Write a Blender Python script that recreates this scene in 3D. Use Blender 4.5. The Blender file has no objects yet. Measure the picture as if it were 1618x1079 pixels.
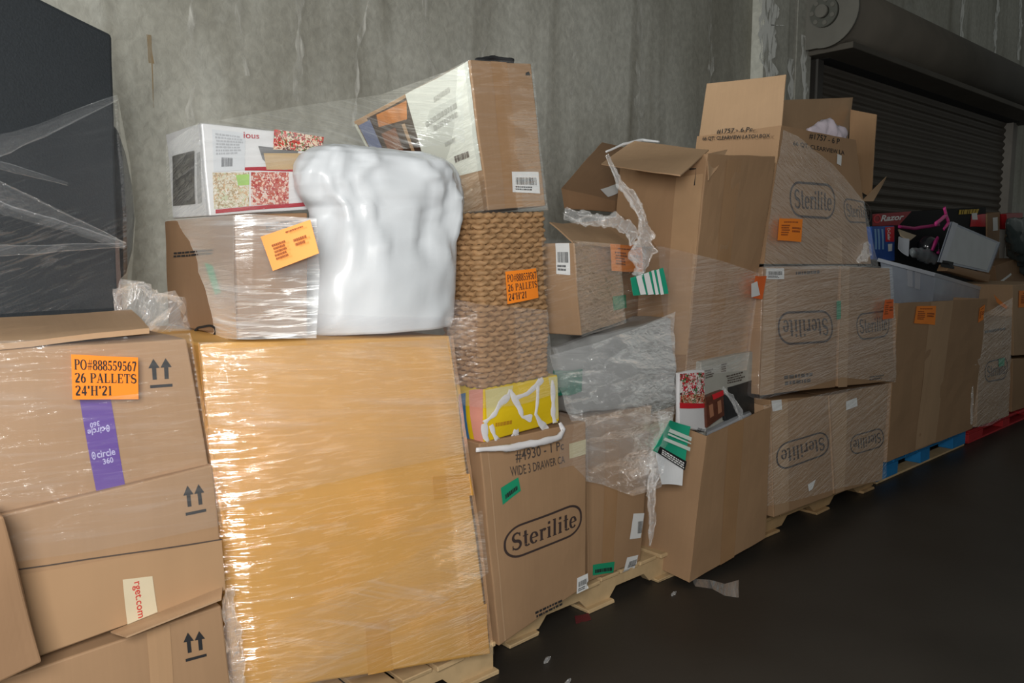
import bpy, bmesh, math, random
from math import sin, cos, pi, radians, atan, sqrt
from mathutils import Vector, noise

# ------------------------------------------------------------------ camera, light, exposure
SC = bpy.context.scene
COL = SC.collection
F = 1250.0; W, HH = 1618, 1079; CX, CY = 809.0, 539.5
CAMZ = 1.4
PITCH = atan(143 / F); AZ = atan(1411 * cos(PITCH) / F)
FW = Vector((cos(PITCH) * cos(AZ), cos(PITCH) * sin(AZ), -sin(PITCH)))
RT = Vector((sin(AZ), -cos(AZ), 0)); UP = RT.cross(FW)
O = Vector((0, 0, CAMZ))
cd = bpy.data.cameras.new('camera'); cam = bpy.data.objects.new('camera', cd); COL.objects.link(cam)
cam.location = O; cam.rotation_euler = (pi / 2 - PITCH, 0, AZ - pi / 2)
cd.sensor_width = 36; cd.lens = F / W * 36; cd.clip_start = 0.05
SC.camera = cam
SC.view_settings.view_transform = 'Standard'; SC.view_settings.look = 'None'
SC.view_settings.gamma = 1; SC.view_settings.use_curve_mapping = False
SC.view_settings.exposure = 0.30
SC.cycles.transparent_max_bounces = 32
SC.cycles.max_bounces = 6
wd = bpy.data.worlds.new('world'); SC.world = wd; wd.use_nodes = True
wd.node_tree.nodes['Background'].inputs[0].default_value = (0.95, 1.0, 0.95, 1)
wd.node_tree.nodes['Background'].inputs[1].default_value = 0.10

def area(name, loc, target, sx, sy, power, col):
    l = bpy.data.lights.new(name, 'AREA'); l.shape = 'RECTANGLE'; l.size = sx; l.size_y = sy
    l.energy = power; l.color = col
    o = bpy.data.objects.new(name, l); COL.objects.link(o); o.location = loc
    o.rotation_euler = (Vector(target) - Vector(loc)).to_track_quat('-Z', 'Y').to_euler()
    return o
area('dock_doorway_daylight', (-3.2, 2.45, 2.6), (3.0, 2.5, 1.4), 0.9, 1.8, 170, (0.97, 1.0, 0.97))
area('camera_soft_flash', (-0.45, -0.35, 1.8), (1.5, 2.6, 1.35), 0.9, 0.9, 68, (1.0, 0.985, 0.95))

# ------------------------------------------------------------------ projection helpers
def ray(u, v): return FW + RT * ((u - CX) / F) - UP * ((v - CY) / F)
def px(u, v, y, yaw=0.0, x0=0.0):
    n = Vector((-sin(yaw), cos(yaw), 0)); d = ray(u, v)
    return O + d * ((n.dot(Vector((x0, y, 0))) - n.dot(O)) / n.dot(d))
def pz(u, v, z):
    d = ray(u, v); return O + d * ((z - CAMZ) / d.z)
def proj(P):
    d = P - O; z = d.dot(FW)
    return CX + F * d.dot(RT) / z, CY - F * d.dot(UP) / z

# ------------------------------------------------------------------ materials
def newmat(name):
    m = bpy.data.materials.new(name); m.use_nodes = True
    nt = m.node_tree; nt.nodes.clear()
    out = nt.nodes.new('ShaderNodeOutputMaterial')
    return m, nt, out
def N(nt, t, **kw):
    n = nt.nodes.new(t)
    for k, v in kw.items():
        if k in n.inputs.keys(): n.inputs[k].default_value = v
        else: setattr(n, k, v)
    return n
def srgb(r, g, b):
    f = lambda c: (c / 255 / 12.92) if c / 255 <= .04045 else ((c / 255 + .055) / 1.055) ** 2.4
    return (f(r), f(g), f(b), 1)
MC = {}
def plain(name, col, rough=0.6, metal=0.0, spec=0.4, var=0.12, scale=9.0, bump=0.0, coat=0.0):
    """procedural: base colour gently mottled by noise"""
    if name in MC: return MC[name]
    m, nt, out = newmat(name)
    b = N(nt, 'ShaderNodeBsdfPrincipled', Roughness=rough, Metallic=metal)
    b.inputs['Specular IOR Level'].default_value = spec
    b.inputs['Coat Weight'].default_value = coat
    tc = N(nt, 'ShaderNodeTexCoord'); nz = N(nt, 'ShaderNodeTexNoise', Scale=scale, Detail=4.0)
    nt.links.new(tc.outputs['Object'], nz.inputs['Vector'])
    mx = N(nt, 'ShaderNodeMix', data_type='RGBA')
    mx.inputs['A'].default_value = tuple(c * (1 - var) for c in col[:3]) + (1,)
    mx.inputs['B'].default_value = tuple(min(1, c * (1 + var)) for c in col[:3]) + (1,)
    nt.links.new(nz.outputs['Fac'], mx.inputs['Factor']); nt.links.new(mx.outputs['Result'], b.inputs['Base Color'])
    if bump:
        bp = N(nt, 'ShaderNodeBump', Strength=bump, Distance=0.004); nt.links.new(nz.outputs['Fac'], bp.inputs['Height'])
        nt.links.new(bp.outputs['Normal'], b.inputs['Normal'])
    nt.links.new(b.outputs[0], out.inputs[0]); MC[name] = m
    return m
def cardboard(name, col, stripe=0.06, rough=0.62):
    if name in MC: return MC[name]
    m, nt, out = newmat(name)
    b = N(nt, 'ShaderNodeBsdfPrincipled', Roughness=rough); b.inputs['Specular IOR Level'].default_value = 0.25
    uv = N(nt, 'ShaderNodeUVMap')
    oi = N(nt, 'ShaderNodeObjectInfo')
    def noise_(scale, sx, sy, det=4.0):
        mp = N(nt, 'ShaderNodeMapping'); mp.inputs['Scale'].default_value = (sx, sy, 1)
        ad = N(nt, 'ShaderNodeVectorMath', operation='ADD')
        nt.links.new(uv.outputs[0], ad.inputs[0]); nt.links.new(oi.outputs['Random'], ad.inputs[1])
        nt.links.new(ad.outputs[0], mp.inputs['Vector'])
        n = N(nt, 'ShaderNodeTexNoise', Scale=scale, Detail=det); nt.links.new(mp.outputs[0], n.inputs['Vector'])
        return n
    flute = noise_(1.0, 110, 1.2, 2.0); blot = noise_(3.2, 1, 1, 5.0); scuff = noise_(14, 1, .35, 6.0)
    mx = N(nt, 'ShaderNodeMix', data_type='RGBA')
    mx.inputs['A'].default_value = tuple(c * .80 for c in col[:3]) + (1,)
    mx.inputs['B'].default_value = tuple(min(1, c * 1.16) for c in col[:3]) + (1,)
    a1 = N(nt, 'ShaderNodeMath', operation='MULTIPLY'); a1.inputs[1].default_value = 0.75; nt.links.new(blot.outputs['Fac'], a1.inputs[0])
    a2 = N(nt, 'ShaderNodeMath', operation='MULTIPLY_ADD'); a2.inputs[1].default_value = stripe * 4; nt.links.new(flute.outputs['Fac'], a2.inputs[0]); nt.links.new(a1.outputs[0], a2.inputs[2])
    a3 = N(nt, 'ShaderNodeMath', operation='MULTIPLY_ADD'); a3.inputs[1].default_value = 0.25; nt.links.new(scuff.outputs['Fac'], a3.inputs[0]); nt.links.new(a2.outputs[0], a3.inputs[2])
    a4 = N(nt, 'ShaderNodeMath', operation='SUBTRACT'); a4.inputs[1].default_value = 0.12; nt.links.new(a3.outputs[0], a4.inputs[0])
    nt.links.new(a4.outputs[0], mx.inputs['Factor']); nt.links.new(mx.outputs['Result'], b.inputs['Base Color'])
    bp = N(nt, 'ShaderNodeBump', Strength=0.12, Distance=0.002); nt.links.new(a3.outputs[0], bp.inputs['Height']); nt.links.new(bp.outputs['Normal'], b.inputs['Normal'])
    nt.links.new(b.outputs[0], out.inputs[0]); MC[name] = m
    return m
def film_mat(name, haze=0.10, streak=0.5, rot=6.0, rough=0.16, tint=(0.93, 0.95, 0.97), sx=1.6, sy=42, bump=0.55, refl=1.0):
    """clear stretch film: transparent with fresnel reflection, stretched wrinkles in haze and bump"""
    if name in MC: return MC[name]
    m, nt, out = newmat(name)
    uv = N(nt, 'ShaderNodeUVMap')
    def stretched(sx_, sy_, r, det, dist=0.6):
        mp = N(nt, 'ShaderNodeMapping'); mp.inputs['Scale'].default_value = (sx_, sy_, 1); mp.inputs['Rotation'].default_value = (0, 0, radians(r))
        pre = N(nt, 'ShaderNodeMapping'); pre.inputs['Rotation'].default_value = (0, 0, radians(r))
        nt.links.new(uv.outputs[0], pre.inputs['Vector']); mp.inputs['Rotation'].default_value = (0, 0, 0)
        nt.links.new(pre.outputs[0], mp.inputs['Vector'])
        n = N(nt, 'ShaderNodeTexNoise', Scale=1.0, Detail=det, Distortion=dist); nt.links.new(mp.outputs[0], n.inputs['Vector'])
        return n.outputs['Fac']
    n1 = stretched(sx, sy, rot, 4); n2 = stretched(sx * 5.5, sy * 1.9, rot - 5, 4, 1.0); n3 = stretched(2.2, 5.0, rot, 3, .4)
    n4 = stretched(9, 22, rot + 20, 5, 1.5)
    def ramp(src, a, b_):
        r = N(nt, 'ShaderNodeMapRange'); r.inputs['From Min'].default_value = a; r.inputs['From Max'].default_value = b_
        nt.links.new(src, r.inputs['Value']); return r.outputs[0]
    def math_(op, a, b_):
        n = N(nt, 'ShaderNodeMath', operation=op)
        for i, q in enumerate((a, b_)):
            if isinstance(q, (int, float)): n.inputs[i].default_value = q
            else: nt.links.new(q, n.inputs[i])
        return n.outputs[0]
    st = math_('MULTIPLY', ramp(n1, .52, .72), ramp(n3, .35, .68))
    hz = math_('ADD', math_('MULTIPLY', st, streak), math_('MULTIPLY', ramp(n3, .3, .75), haze))
    hz = math_('ADD', hz, haze * .5)
    hgt = math_('ADD', math_('ADD', n1, math_('MULTIPLY', n2, .8)), math_('MULTIPLY', n4, .5))
    bp = N(nt, 'ShaderNodeBump', Strength=bump, Distance=0.02); nt.links.new(hgt, bp.inputs['Height'])
    tr = N(nt, 'ShaderNodeBsdfTransparent'); tr.inputs[0].default_value = (0.97, 0.975, 0.98, 1)
    df = N(nt, 'ShaderNodeBsdfDiffuse'); df.inputs[0].default_value = tint + (1,)
    tl = N(nt, 'ShaderNodeBsdfTranslucent'); tl.inputs[0].default_value = tint + (1,)
    dm = N(nt, 'ShaderNodeMixShader'); dm.inputs[0].default_value = .35
    nt.links.new(df.outputs[0], dm.inputs[1]); nt.links.new(tl.outputs[0], dm.inputs[2])
    m1 = N(nt, 'ShaderNodeMixShader'); nt.links.new(hz, m1.inputs[0]); nt.links.new(tr.outputs[0], m1.inputs[1]); nt.links.new(dm.outputs[0], m1.inputs[2])
    gl = N(nt, 'ShaderNodeBsdfAnisotropic') if False else N(nt, 'ShaderNodeBsdfGlossy', Roughness=rough)
    gl.inputs[0].default_value = (1, 1, 1, 1)
    nt.links.new(bp.outputs['Normal'], gl.inputs['Normal'])
    lw = N(nt, 'ShaderNodeFresnel', IOR=1.35)
    patch = ramp(stretched(1.1, 3.2, rot, 3, .5), .42, .66)
    line = ramp(n2, .50, .60)
    gm = math_('MULTIPLY', math_('MULTIPLY', patch, line), .30 * refl)
    fac = math_('MINIMUM', math_('ADD', math_('MULTIPLY', lw.outputs[0], .45 * refl), gm), 0.9)
    m2 = N(nt, 'ShaderNodeAddShader'); nt.links.new(fac, gl.inputs[0]); nt.links.new(m1.outputs[0], m2.inputs[0]); nt.links.new(gl.outputs[0], m2.inputs[1])
    nt.links.new(m2.outputs[0], out.inputs[0]); MC[name] = m
    return m

KRAFT = cardboard('kraft_cardboard', (0.375, 0.230, 0.128))
KRAFT_D = cardboard('brown_cardboard', (0.30, 0.178, 0.098))
KRAFT_P = cardboard('pale_cardboard', (0.47, 0.305, 0.18))
YELLOW_C = cardboard('golden_cardboard', (0.66, 0.36, 0.10), stripe=0.03)
INK = plain('black_print', (0.02, 0.02, 0.022, 1), .7)
INK_D = plain('faded_print_and_seam_shadow', (0.075, 0.055, 0.045, 1), .75)  # print, and the painted shadow along one carton seam
LOGO_INK = plain('dark_brown_print', (0.045, 0.028, 0.025, 1), .75)
WHITE = plain('white_label_paper', (0.78, 0.78, 0.77, 1), .55, var=.04)
ORANGE = plain('orange_label_paper', (0.98, 0.26, 0.02, 1), .55, var=.05)
ORANGE_L = plain('light_orange_label_paper', (0.97, 0.36, 0.09, 1), .55, var=.05)
GREEN = plain('green_sticker', (0.015, 0.30, 0.15, 1), .5, var=.08)
TAPE = plain('clear_tape', (0.46, 0.30, 0.16, 1), .22, var=.08, spec=.5)
TAPE_Y = plain('amber_tape', (0.60, 0.31, 0.075, 1), .25, var=.08)
PURPLE = plain('purple_tape', (0.125, 0.065, 0.29, 1), .35, var=.1)
PALLET_W = plain('pale_pallet_wood', (0.58, 0.41, 0.22, 1), .75, var=.25, scale=14, bump=.4)
PALLET_D = plain('brown_pallet_wood', (0.42, 0.27, 0.13, 1), .8, var=.25, scale=14, bump=.4)
PALLET_B = plain('blue_painted_wood', (0.012, 0.20, 0.48, 1), .7, var=.2, scale=14, bump=.3)
PALLET_R = plain('red_painted_wood', (0.45, 0.02, 0.025, 1), .7, var=.2, scale=14, bump=.3)
FILM = film_mat('stretch_film', haze=.05, streak=.18, refl=.8)
FILM_HAZY = film_mat('hazy_stretch_film', haze=.24, streak=.6, rot=8)
FILM_DARK = film_mat('thin_stretch_film', haze=.03, streak=.04, rot=-14, refl=.8)
FILM_WHITE = film_mat('bunched_film', haze=.17, streak=.35, rot=20, sx=12, sy=30, bump=1.0, tint=(.85,.86,.87))

# ------------------------------------------------------------------ object helpers
def mk(name, verts, faces, mat, parent=None, origin=None, uvs=None, smooth=False):
    """one mesh object; verts in world space, stored relative to its root thing"""
    o0 = Vector(origin) if origin is not None else (Vector(parent['_o']) if parent is not None else Vector((0, 0, 0)))
    me = bpy.data.meshes.new(name)
    me.from_pydata([tuple(Vector(v) - o0) for v in verts], [], faces)
    if uvs is not None:
        ul = me.uv_layers.new(name='UVMap')
        for p in me.polygons:
            for li, vi in zip(p.loop_indices, p.vertices): ul.data[li].uv = uvs[vi]
    if smooth:
        for p in me.polygons: p.use_smooth = True
    me.materials.append(mat)
    o = bpy.data.objects.new(name, me); COL.objects.link(o)
    o['_o'] = list(o0)
    if parent is not None: o.parent = parent
    else: o.location = o0
    return o
def thing(name, label, cat, base, group=None):
    o = bpy.data.objects.new(name, None); COL.objects.link(o); o.location = base; o['_o'] = list(base)
    o.empty_display_size = .1
    o['label'] = label; o['category'] = cat
    if group: o['group'] = group
    return o
def tag(o, label, cat, group=None):
    o['label'] = label; o['category'] = cat
    if group: o['group'] = group
    return o
def base_of(pts):
    z = min(p.z for p in pts); c = sum(pts, Vector()) / len(pts); return (c.x, c.y, z)
def boxmesh(c):
    """8 corners BL,BR,TR,TL front then back"""
    return list(c), [(0, 1, 2, 3), (5, 4, 7, 6), (4, 0, 3, 7), (1, 5, 6, 2), (3, 2, 6, 7), (4, 5, 1, 0)]
def lerp(a, b, t): return a + (b - a) * t

class Carton:
    """box whose front face has the given pixel corners (TL,TR,BR,BL) on a vertical plane; extruded in depth"""
    def __init__(s, name, label, quad, y, depth, mat=None, yaw=0, group=None, cat='carton', back=None, bulge=.006, rough=.003,
                 open_top=False, bevel=.004, seed=0, n=10, corners=None, seam=True, grow=None):
        mat = mat or KRAFT
        if corners is None:
            q0 = quad[0] if not isinstance(quad[0], Vector) else quad[1]; p0 = px(q0[0], q0[1], y)
            q = [k if isinstance(k, Vector) else px(k[0], k[1], y + (k[2] if len(k) > 2 else 0), radians(yaw), p0.x) for k in quad]
            nrm = Vector((-sin(radians(yaw)), cos(radians(yaw)), 0))
            f = [q[3], q[2], q[1], q[0]]
            b = [p + nrm * depth for p in f] if back is None else back
            corners = f + b
        s.c = corners; s.bulge = 0 if open_top else bulge; s.rough = rough; s.seed = seed
        s.root = thing(name, label, cat, base_of(corners), group)
        s.L = [(corners[1] - corners[0]).length, (corners[4] - corners[0]).length, (corners[3] - corners[0]).length]
        V, Fc, UV, key = [], [], [], {}
        for face in ('front', 'back', 'left', 'right', 'top', 'bottom'):
            if open_top and face == 'top': continue
            ids = [[None] * (n + 1) for _ in range(n + 1)]
            for i in range(n + 1):
                for j in range(n + 1):
                    p = s.pt(face, i / n, j / n)
                    ids[i][j] = len(V); V.append(p)
                    w_, h_ = s.dim(face); UV.append((i / n * w_, j / n * h_))
            for i in range(n):
                for j in range(n): Fc.append((ids[i][j], ids[i + 1][j], ids[i + 1][j + 1], ids[i][j + 1]))
        o = mk('body', V, Fc, mat, s.root, uvs=UV)
        bm = bmesh.new(); bm.from_mesh(o.data)
        bmesh.ops.remove_doubles(bm, verts=bm.verts, dist=.0004)
        bmesh.ops.recalc_face_normals(bm, faces=bm.faces)
        bm.to_mesh(o.data); bm.free()
        if open_top:
            md = o.modifiers.new('wall', 'SOLIDIFY'); md.thickness = .006; md.offset = -1
        if bevel:
            md = o.modifiers.new('edge', 'BEVEL'); md.width = bevel; md.segments = 2; md.limit_method = 'ANGLE'; md.angle_limit = radians(50)
        s.body = o
    def dim(s, f):
        return {'front': (s.L[0], s.L[2]), 'back': (s.L[0], s.L[2]), 'left': (s.L[1], s.L[2]), 'right': (s.L[1], s.L[2]),
                'top': (s.L[0], s.L[1]), 'bottom': (s.L[0], s.L[1])}[f]
    def swt(s, f, a, b):
        return {'front': (a, 0, b), 'back': (1 - a, 1, b), 'left': (0, 1 - a, b), 'right': (1, a, b), 'top': (a, b, 1), 'bottom': (a, 1 - b, 0)}[f]
    def tri(s, x, w, t):
        c = s.c
        f = lerp(lerp(c[0], c[1], x), lerp(c[3], c[2], x), t); b = lerp(lerp(c[4], c[5], x), lerp(c[7], c[6], x), t)
        return lerp(f, b, w)
    def nrm(s, f, a, b):
        e = .02; a0, a1 = max(0, a - e), min(1, a + e); b0, b1 = max(0, b - e), min(1, b + e)
        d1 = s.tri(*s.swt(f, a1, b)) - s.tri(*s.swt(f, a0, b)); d2 = s.tri(*s.swt(f, a, b1)) - s.tri(*s.swt(f, a, b0))
        n = d1.cross(d2); return n.normalized() if n.length > 1e-12 else Vector((0, -1, 0))
    def pt(s, f, a, b, off=0.0):
        P = s.tri(*s.swt(f, a, b)); n = s.nrm(f, a, b)
        k = sin(pi * min(1, max(0, a))) * sin(pi * min(1, max(0, b)))
        d = noise.noise_vector(P * 7 + Vector((s.seed * 3.1, 0, 0))) * s.rough if s.rough else Vector((0, 0, 0))
        return P + n * (s.bulge * k + off) + d
    def inv(s, f, u, v):
        a, b = .5, .5
        for _ in range(12):
            p = proj(s.tri(*s.swt(f, a, b))); e = 1e-3
            pa = proj(s.tri(*s.swt(f, a + e, b))); pb = proj(s.tri(*s.swt(f, a, b + e)))
            J = ((pa[0] - p[0]) / e, (pb[0] - p[0]) / e, (pa[1] - p[1]) / e, (pb[1] - p[1]) / e)
            det = J[0] * J[3] - J[1] * J[2]
            if abs(det) < 1e-9: break
            du, dv = u - p[0], v - p[1]
            a += (du * J[3] - dv * J[1]) / det; b += (dv * J[0] - du * J[2]) / det
            a = min(3, max(-2, a)); b = min(3, max(-2, b))
        return a, b
    def sts(s, f, quad): return [s.inv(f, *q) for q in quad]
    def put(s, name, f, quad, shape, mat, off=.002, parent=None, st=False, label=None):
        """lay a 2-D shape (verts in unit square, y up; faces) on a face, its unit square mapped to quad TL,TR,BR,BL"""
        q = quad if st else s.sts(f, quad)
        vs, fs = shape
        V = []
        for x, y in vs:
            t = (lerp(q[3][0], q[2][0], x), lerp(q[3][1], q[2][1], x)); u = (lerp(q[0][0], q[1][0], x), lerp(q[0][1], q[1][1], x))
            V.append(s.pt(f, lerp(t[0], u[0], y), lerp(t[1], u[1], y), off))
        o = mk(name, V, fs, mat, parent or s.root, uvs=[(x * .1, y * .1) for x, y in vs])
        if label: o['label'] = label
        return o
    def sheet(s, name, f, quad, mat, off=.0015, parent=None, n=6, label=None, st=False):
        return s.put(name, f, quad, grid2(n, n), mat, off, parent, st, label)
    def edge_band(s, name, f, quad, mat, **k): return s.sheet(name, f, quad, mat, **k)

def grid2(n, m):
    vs = [(i / n, j / m) for i in range(n + 1) for j in range(m + 1)]
    fs = [(i * (m + 1) + j, (i + 1) * (m + 1) + j, (i + 1) * (m + 1) + j + 1, i * (m + 1) + j + 1) for i in range(n) for j in range(m)]
    return vs, fs
def fit(shape, x0=0, y0=0, x1=1, y1=1, keep=False):
    vs, fs = shape
    ax = min(v[0] for v in vs); bx = max(v[0] for v in vs); ay = min(v[1] for v in vs); by = max(v[1] for v in vs)
    sx = (x1 - x0) / max(bx - ax, 1e-9); sy = (y1 - y0) / max(by - ay, 1e-9)
    return [(x0 + (v[0] - ax) * sx, y0 + (v[1] - ay) * sy) for v in vs], fs
def merge(*shapes):
    V, Fs = [], []
    for vs, fs in shapes:
        k = len(V); V += vs; Fs += [tuple(i + k for i in f) for f in fs]
    return V, Fs
def sans(text, bold=0.012, shear=0.0):
    c = bpy.data.curves.new('lettering_curve', 'FONT'); c.body = text; c.offset = bold; c.shear = shear; c.resolution_u = 3
    o = bpy.data.objects.new('lettering_curve', c)
    me = bpy.data.meshes.new_from_object(o)
    vs = [(v.co.x, v.co.y) for v in me.vertices]; fs = [tuple(p.vertices) for p in me.polygons]
    bpy.data.objects.remove(o); bpy.data.meshes.remove(me); bpy.data.curves.remove(c)
    return vs, fs

# ---- serif letters drawn as pen strokes
def arc(cx, cy, rx, ry, a0, a1, n=14):
    return [(cx + rx * cos(radians(a0 + (a1 - a0) * k / n)), cy + ry * sin(radians(a0 + (a1 - a0) * k / n))) for k in range(n + 1)]
TH, TN = .17, .062
def ribbon2(pts, mode):
    V, Fs = [], []; n = len(pts)
    for i, p in enumerate(pts):
        a = pts[max(0, i - 1)]; b = pts[min(n - 1, i + 1)]
        dx, dy = b[0] - a[0], b[1] - a[1]; l = sqrt(dx * dx + dy * dy) or 1; dx /= l; dy /= l
        if mode == 't': w = TH
        elif mode == 'n': w = TN
        elif mode == 's': w = TN + (TH * 1.08 - TN) * sin(pi * i / (n - 1)) ** 1.0
        else: w = TN + (TH - TN) * abs(dy) ** 1.4
        V += [(p[0] - dy * w / 2, p[1] + dx * w / 2), (p[0] + dy * w / 2, p[1] - dx * w / 2)]
    for i in range(n - 1): Fs.append((2 * i, 2 * i + 1, 2 * i + 3, 2 * i + 2))
    return V, Fs
def sl(*p): return list(p)
def stem(x, y0, y1, s0=True, s1=True, w=.14):
    r = [(sl((x, y0), (x, y1)), 't')]
    if s0: r.append((sl((x - w, y0 + TN / 2), (x + w, y0 + TN / 2)), 'n'))
    if s1: r.append((sl((x - w, y1 - TN / 2), (x + w, y1 - TN / 2)), 'n'))
    return r
S_ = arc(.34, .735, .235, .235, 25, 270) + arc(.34, .255, .255, .235, 90, -155)[1:]
GL = {
 'S': (.68, [(S_, 's'), (sl((.56, .98), (.56, .74)), 'n'), (sl((.09, .02), (.09, .28)), 'n')]),
 't': (.42, [(sl((.2, .95), (.2, .16)), 't'), (arc(.32, .14, .12, .12, 180, 330, 8), 'v'), (sl((.03, .66), (.38, .66)), 'n')]),
 'e': (.58, [(arc(.29, .34, .21, .32, 0, 320, 22), 'v'), (sl((.08, .36), (.5, .36)), 'n')]),
 'r': (.5, stem(.18, 0, .68, True, False) + [(sl((.04, .65), (.18, .65)), 'n'), (arc(.36, .46, .14, .2, 160, 50, 8), 'v'), (sl((.4, .64), (.46, .54)), 't')]),
 'i': (.36, stem(.18, 0, .68, True, False) + [(sl((.04, .65), (.18, .65)), 'n'), (sl((.18, .83), (.18, .99)), 't')]),
 'l': (.36, stem(.18, 0, 1.02, True, False) + [(sl((.04, .99), (.18, .99)), 'n')]),
 'P': (.68, stem(.18, 0, 1) + [(sl((.18, .97), (.4, .97)), 'n'), (arc(.4, .735, .2, .235, 90, -90), 'v'), (sl((.18, .5), (.4, .5)), 'n')]),
 'O': (.82, [(arc(.41, .5, .31, .47, 0, 360, 28), 'v')]),
 '#': (.64, [(sl((.16, 0), (.3, 1)), 'n'), (sl((.38, 0), (.52, 1)), 'n'), (sl((.04, .64), (.62, .64)), 'n'), (sl((.02, .34), (.6, .34)), 'n')]),
 '8': (.58, [(arc(.29, .755, .18, .22, 0, 360, 22), 'v'), (arc(.29, .26, .21, .24, 0, 360, 22), 'v')]),
 '5': (.58, [(sl((.14, .92), (.5, .92)), 't'), (sl((.14, .95), (.1, .52)), 'n'), (arc(.25, .31, .22, .27, 125, -150, 20), 'v')]),
 '9': (.58, [(arc(.29, .68, .19, .29, 0, 360, 22), 'v'), (arc(.1, .66, .38, .64, 0, -80, 12), 'v')]),
 '6': (.58, [(arc(.29, .31, .19, .29, 0, 360, 22), 'v'), (arc(.48, .34, .38, .64, 180, 100, 12), 'v')]),
 '7': (.58, [(sl((.07, .93), (.52, .93)), 't'), (sl((.5, .9), (.24, 0)), 't'), (sl((.08, .93), (.08, .74)), 'n')]),
 '2': (.58, [(arc(.28, .74, .2, .23, 165, -25, 14), 'v'), (sl((.46, .64), (.1, .09)), 't'), (sl((.06, .07), (.5, .07)), 't')]),
 '4': (.58, [(sl((.38, 0), (.38, 1)), 't'), (sl((.36, .97), (.05, .3)), 'n'), (sl((.03, .29), (.54, .29)), 't')]),
 '1': (.5, stem(.25, 0, 1, True, False) + [(sl((.1, .84), (.25, .96)), 'n')]),
 'A': (.8, [(sl((.12, 0), (.4, 1)), 'n'), (sl((.4, 1), (.66, 0)), 't'), (sl((.22, .33), (.56, .33)), 'n'), (sl((.0, .03), (.24, .03)), 'n'), (sl((.5, .03), (.8, .03)), 'n')]),
 'L': (.7, stem(.18, 0, 1) + [(sl((.18, .04), (.62, .04)), 'n'), (sl((.61, .02), (.63, .3)), 'n')]),
 'E': (.7, stem(.18, 0, 1, False, False) + [(sl((.04, .97), (.6, .97)), 'n'), (sl((.04, .03), (.62, .03)), 'n'), (sl((.2, .52), (.46, .52)), 'n'), (sl((.59, .98), (.59, .74)), 'n'), (sl((.61, .02), (.62, .28)), 'n'), (sl((.46, .64), (.46, .4)), 'n')]),
 'T': (.74, stem(.37, 0, 1, True, False) + [(sl((.05, .97), (.69, .97)), 'n'), (sl((.06, .98), (.05, .72)), 'n'), (sl((.68, .98), (.69, .72)), 'n')]),
 'H': (.84, stem(.18, 0, 1) + stem(.64, 0, 1) + [(sl((.18, .52), (.64, .52)), 'n')]),
 "'": (.24, [(sl((.12, 1), (.12, .7)), 't')]), ' ': (.34, []),
}
def serif(text):
    x = 0; out = []
    for ch in text:
        w, st = GL[ch]
        for pts, mode in st: out.append(ribbon2([(p[0] + x, p[1]) for p in pts], mode))
        x += w + .05
    return merge(*out)
def band(loop, w, hx, hy):
    """closed outline band around a loop of unit-square points; w given in x-units of width hx,hy aspect"""
    V, Fs = [], []; n = len(loop)
    for i, p in enumerate(loop):
        a, b = loop[i - 1], loop[(i + 1) % n]; dx, dy = (b[0] - a[0]) * hx, (b[1] - a[1]) * hy; l = sqrt(dx * dx + dy * dy) or 1
        nx, ny = -dy / l * w / hx, dx / l * w / hy
        V += [(p[0] - nx, p[1] - ny), (p[0] + nx, p[1] + ny)]
    for i in range(n):
        j = (i + 1) % n; Fs.append((2 * i, 2 * i + 1, 2 * j + 1, 2 * j))
    return V, Fs
def stadium(r=.3):
    """pointed-round badge outline in unit square, r = horizontal radius share"""
    L = []
    for cx, cy, a0 in ((1 - r, .55, 0), (r, .55, 90), (r, .45, 180), (1 - r, .45, 270)):
        for k in range(9):
            a = radians(a0 + 90 * k / 8); L.append((cx + r * cos(a), cy + .45 * sin(a)))
    out_ = []
    for i, p in enumerate(L):
        q = L[(i + 1) % len(L)]; m = max(1, int(abs(q[0] - p[0]) / .06)); out_ += [(lerp(p[0], q[0], k / m), lerp(p[1], q[1], k / m)) for k in range(m)]
    return out_
BADGE = merge(band(stadium(.2), .035, 2.6, 1.0), fit(serif('Sterilite'), .085, .22, .93, .80))
ARROWS = ([(x, y) for ox in (0, .52) for x, y in ((ox + .24, 1), (ox + .48, .68), (ox + .33, .68), (ox + .33, .28), (ox + .15, .28), (ox + .15, .68), (ox, .68))] +
          [(0.02, .0), (1.0, .0), (1.0, .1), (.02, .1)], [(0, 6, 1), (5, 4, 3, 2), (7, 13, 8), (12, 11, 10, 9), (14, 15, 16, 17)])
def bars(seed=1, n=22, y0=.05, y1=.95):
    r = random.Random(seed); V, Fs = [], []; x = .02
    while x < .96:
        w = r.choice((.012, .02, .035)); k = len(V); V += [(x, y0), (x + w, y0), (x + w, y1), (x, y1)]; Fs.append((k, k + 1, k + 2, k + 3)); x += w + r.choice((.014, .022, .03))
    return V, Fs
def small_print(seed, rows, y0=.0, y1=1.0, fill=.6):
    """rows of tiny unreadable print: broken word-length dashes"""
    r = random.Random(seed); V, Fs = [], []
    for i in range(rows):
        yb = y0 + (y1 - y0) * i / rows; yt = yb + (y1 - y0) / rows * fill; x = r.uniform(0, .06); end = r.uniform(.75, 1)
        while x < end:
            w = r.uniform(.04, .14); k = len(V); e = min(x + w, 1); V += [(x, yb), (e, yb), (e, yt), (x, yt)]; Fs.append((k, k + 1, k + 2, k + 3)); x += w + .025
    return V, Fs
def quad2(x0, y0, x1, y1): return [(x0, y0), (x1, y0), (x1, y1), (x0, y1)], [(0, 1, 2, 3)]

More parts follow.
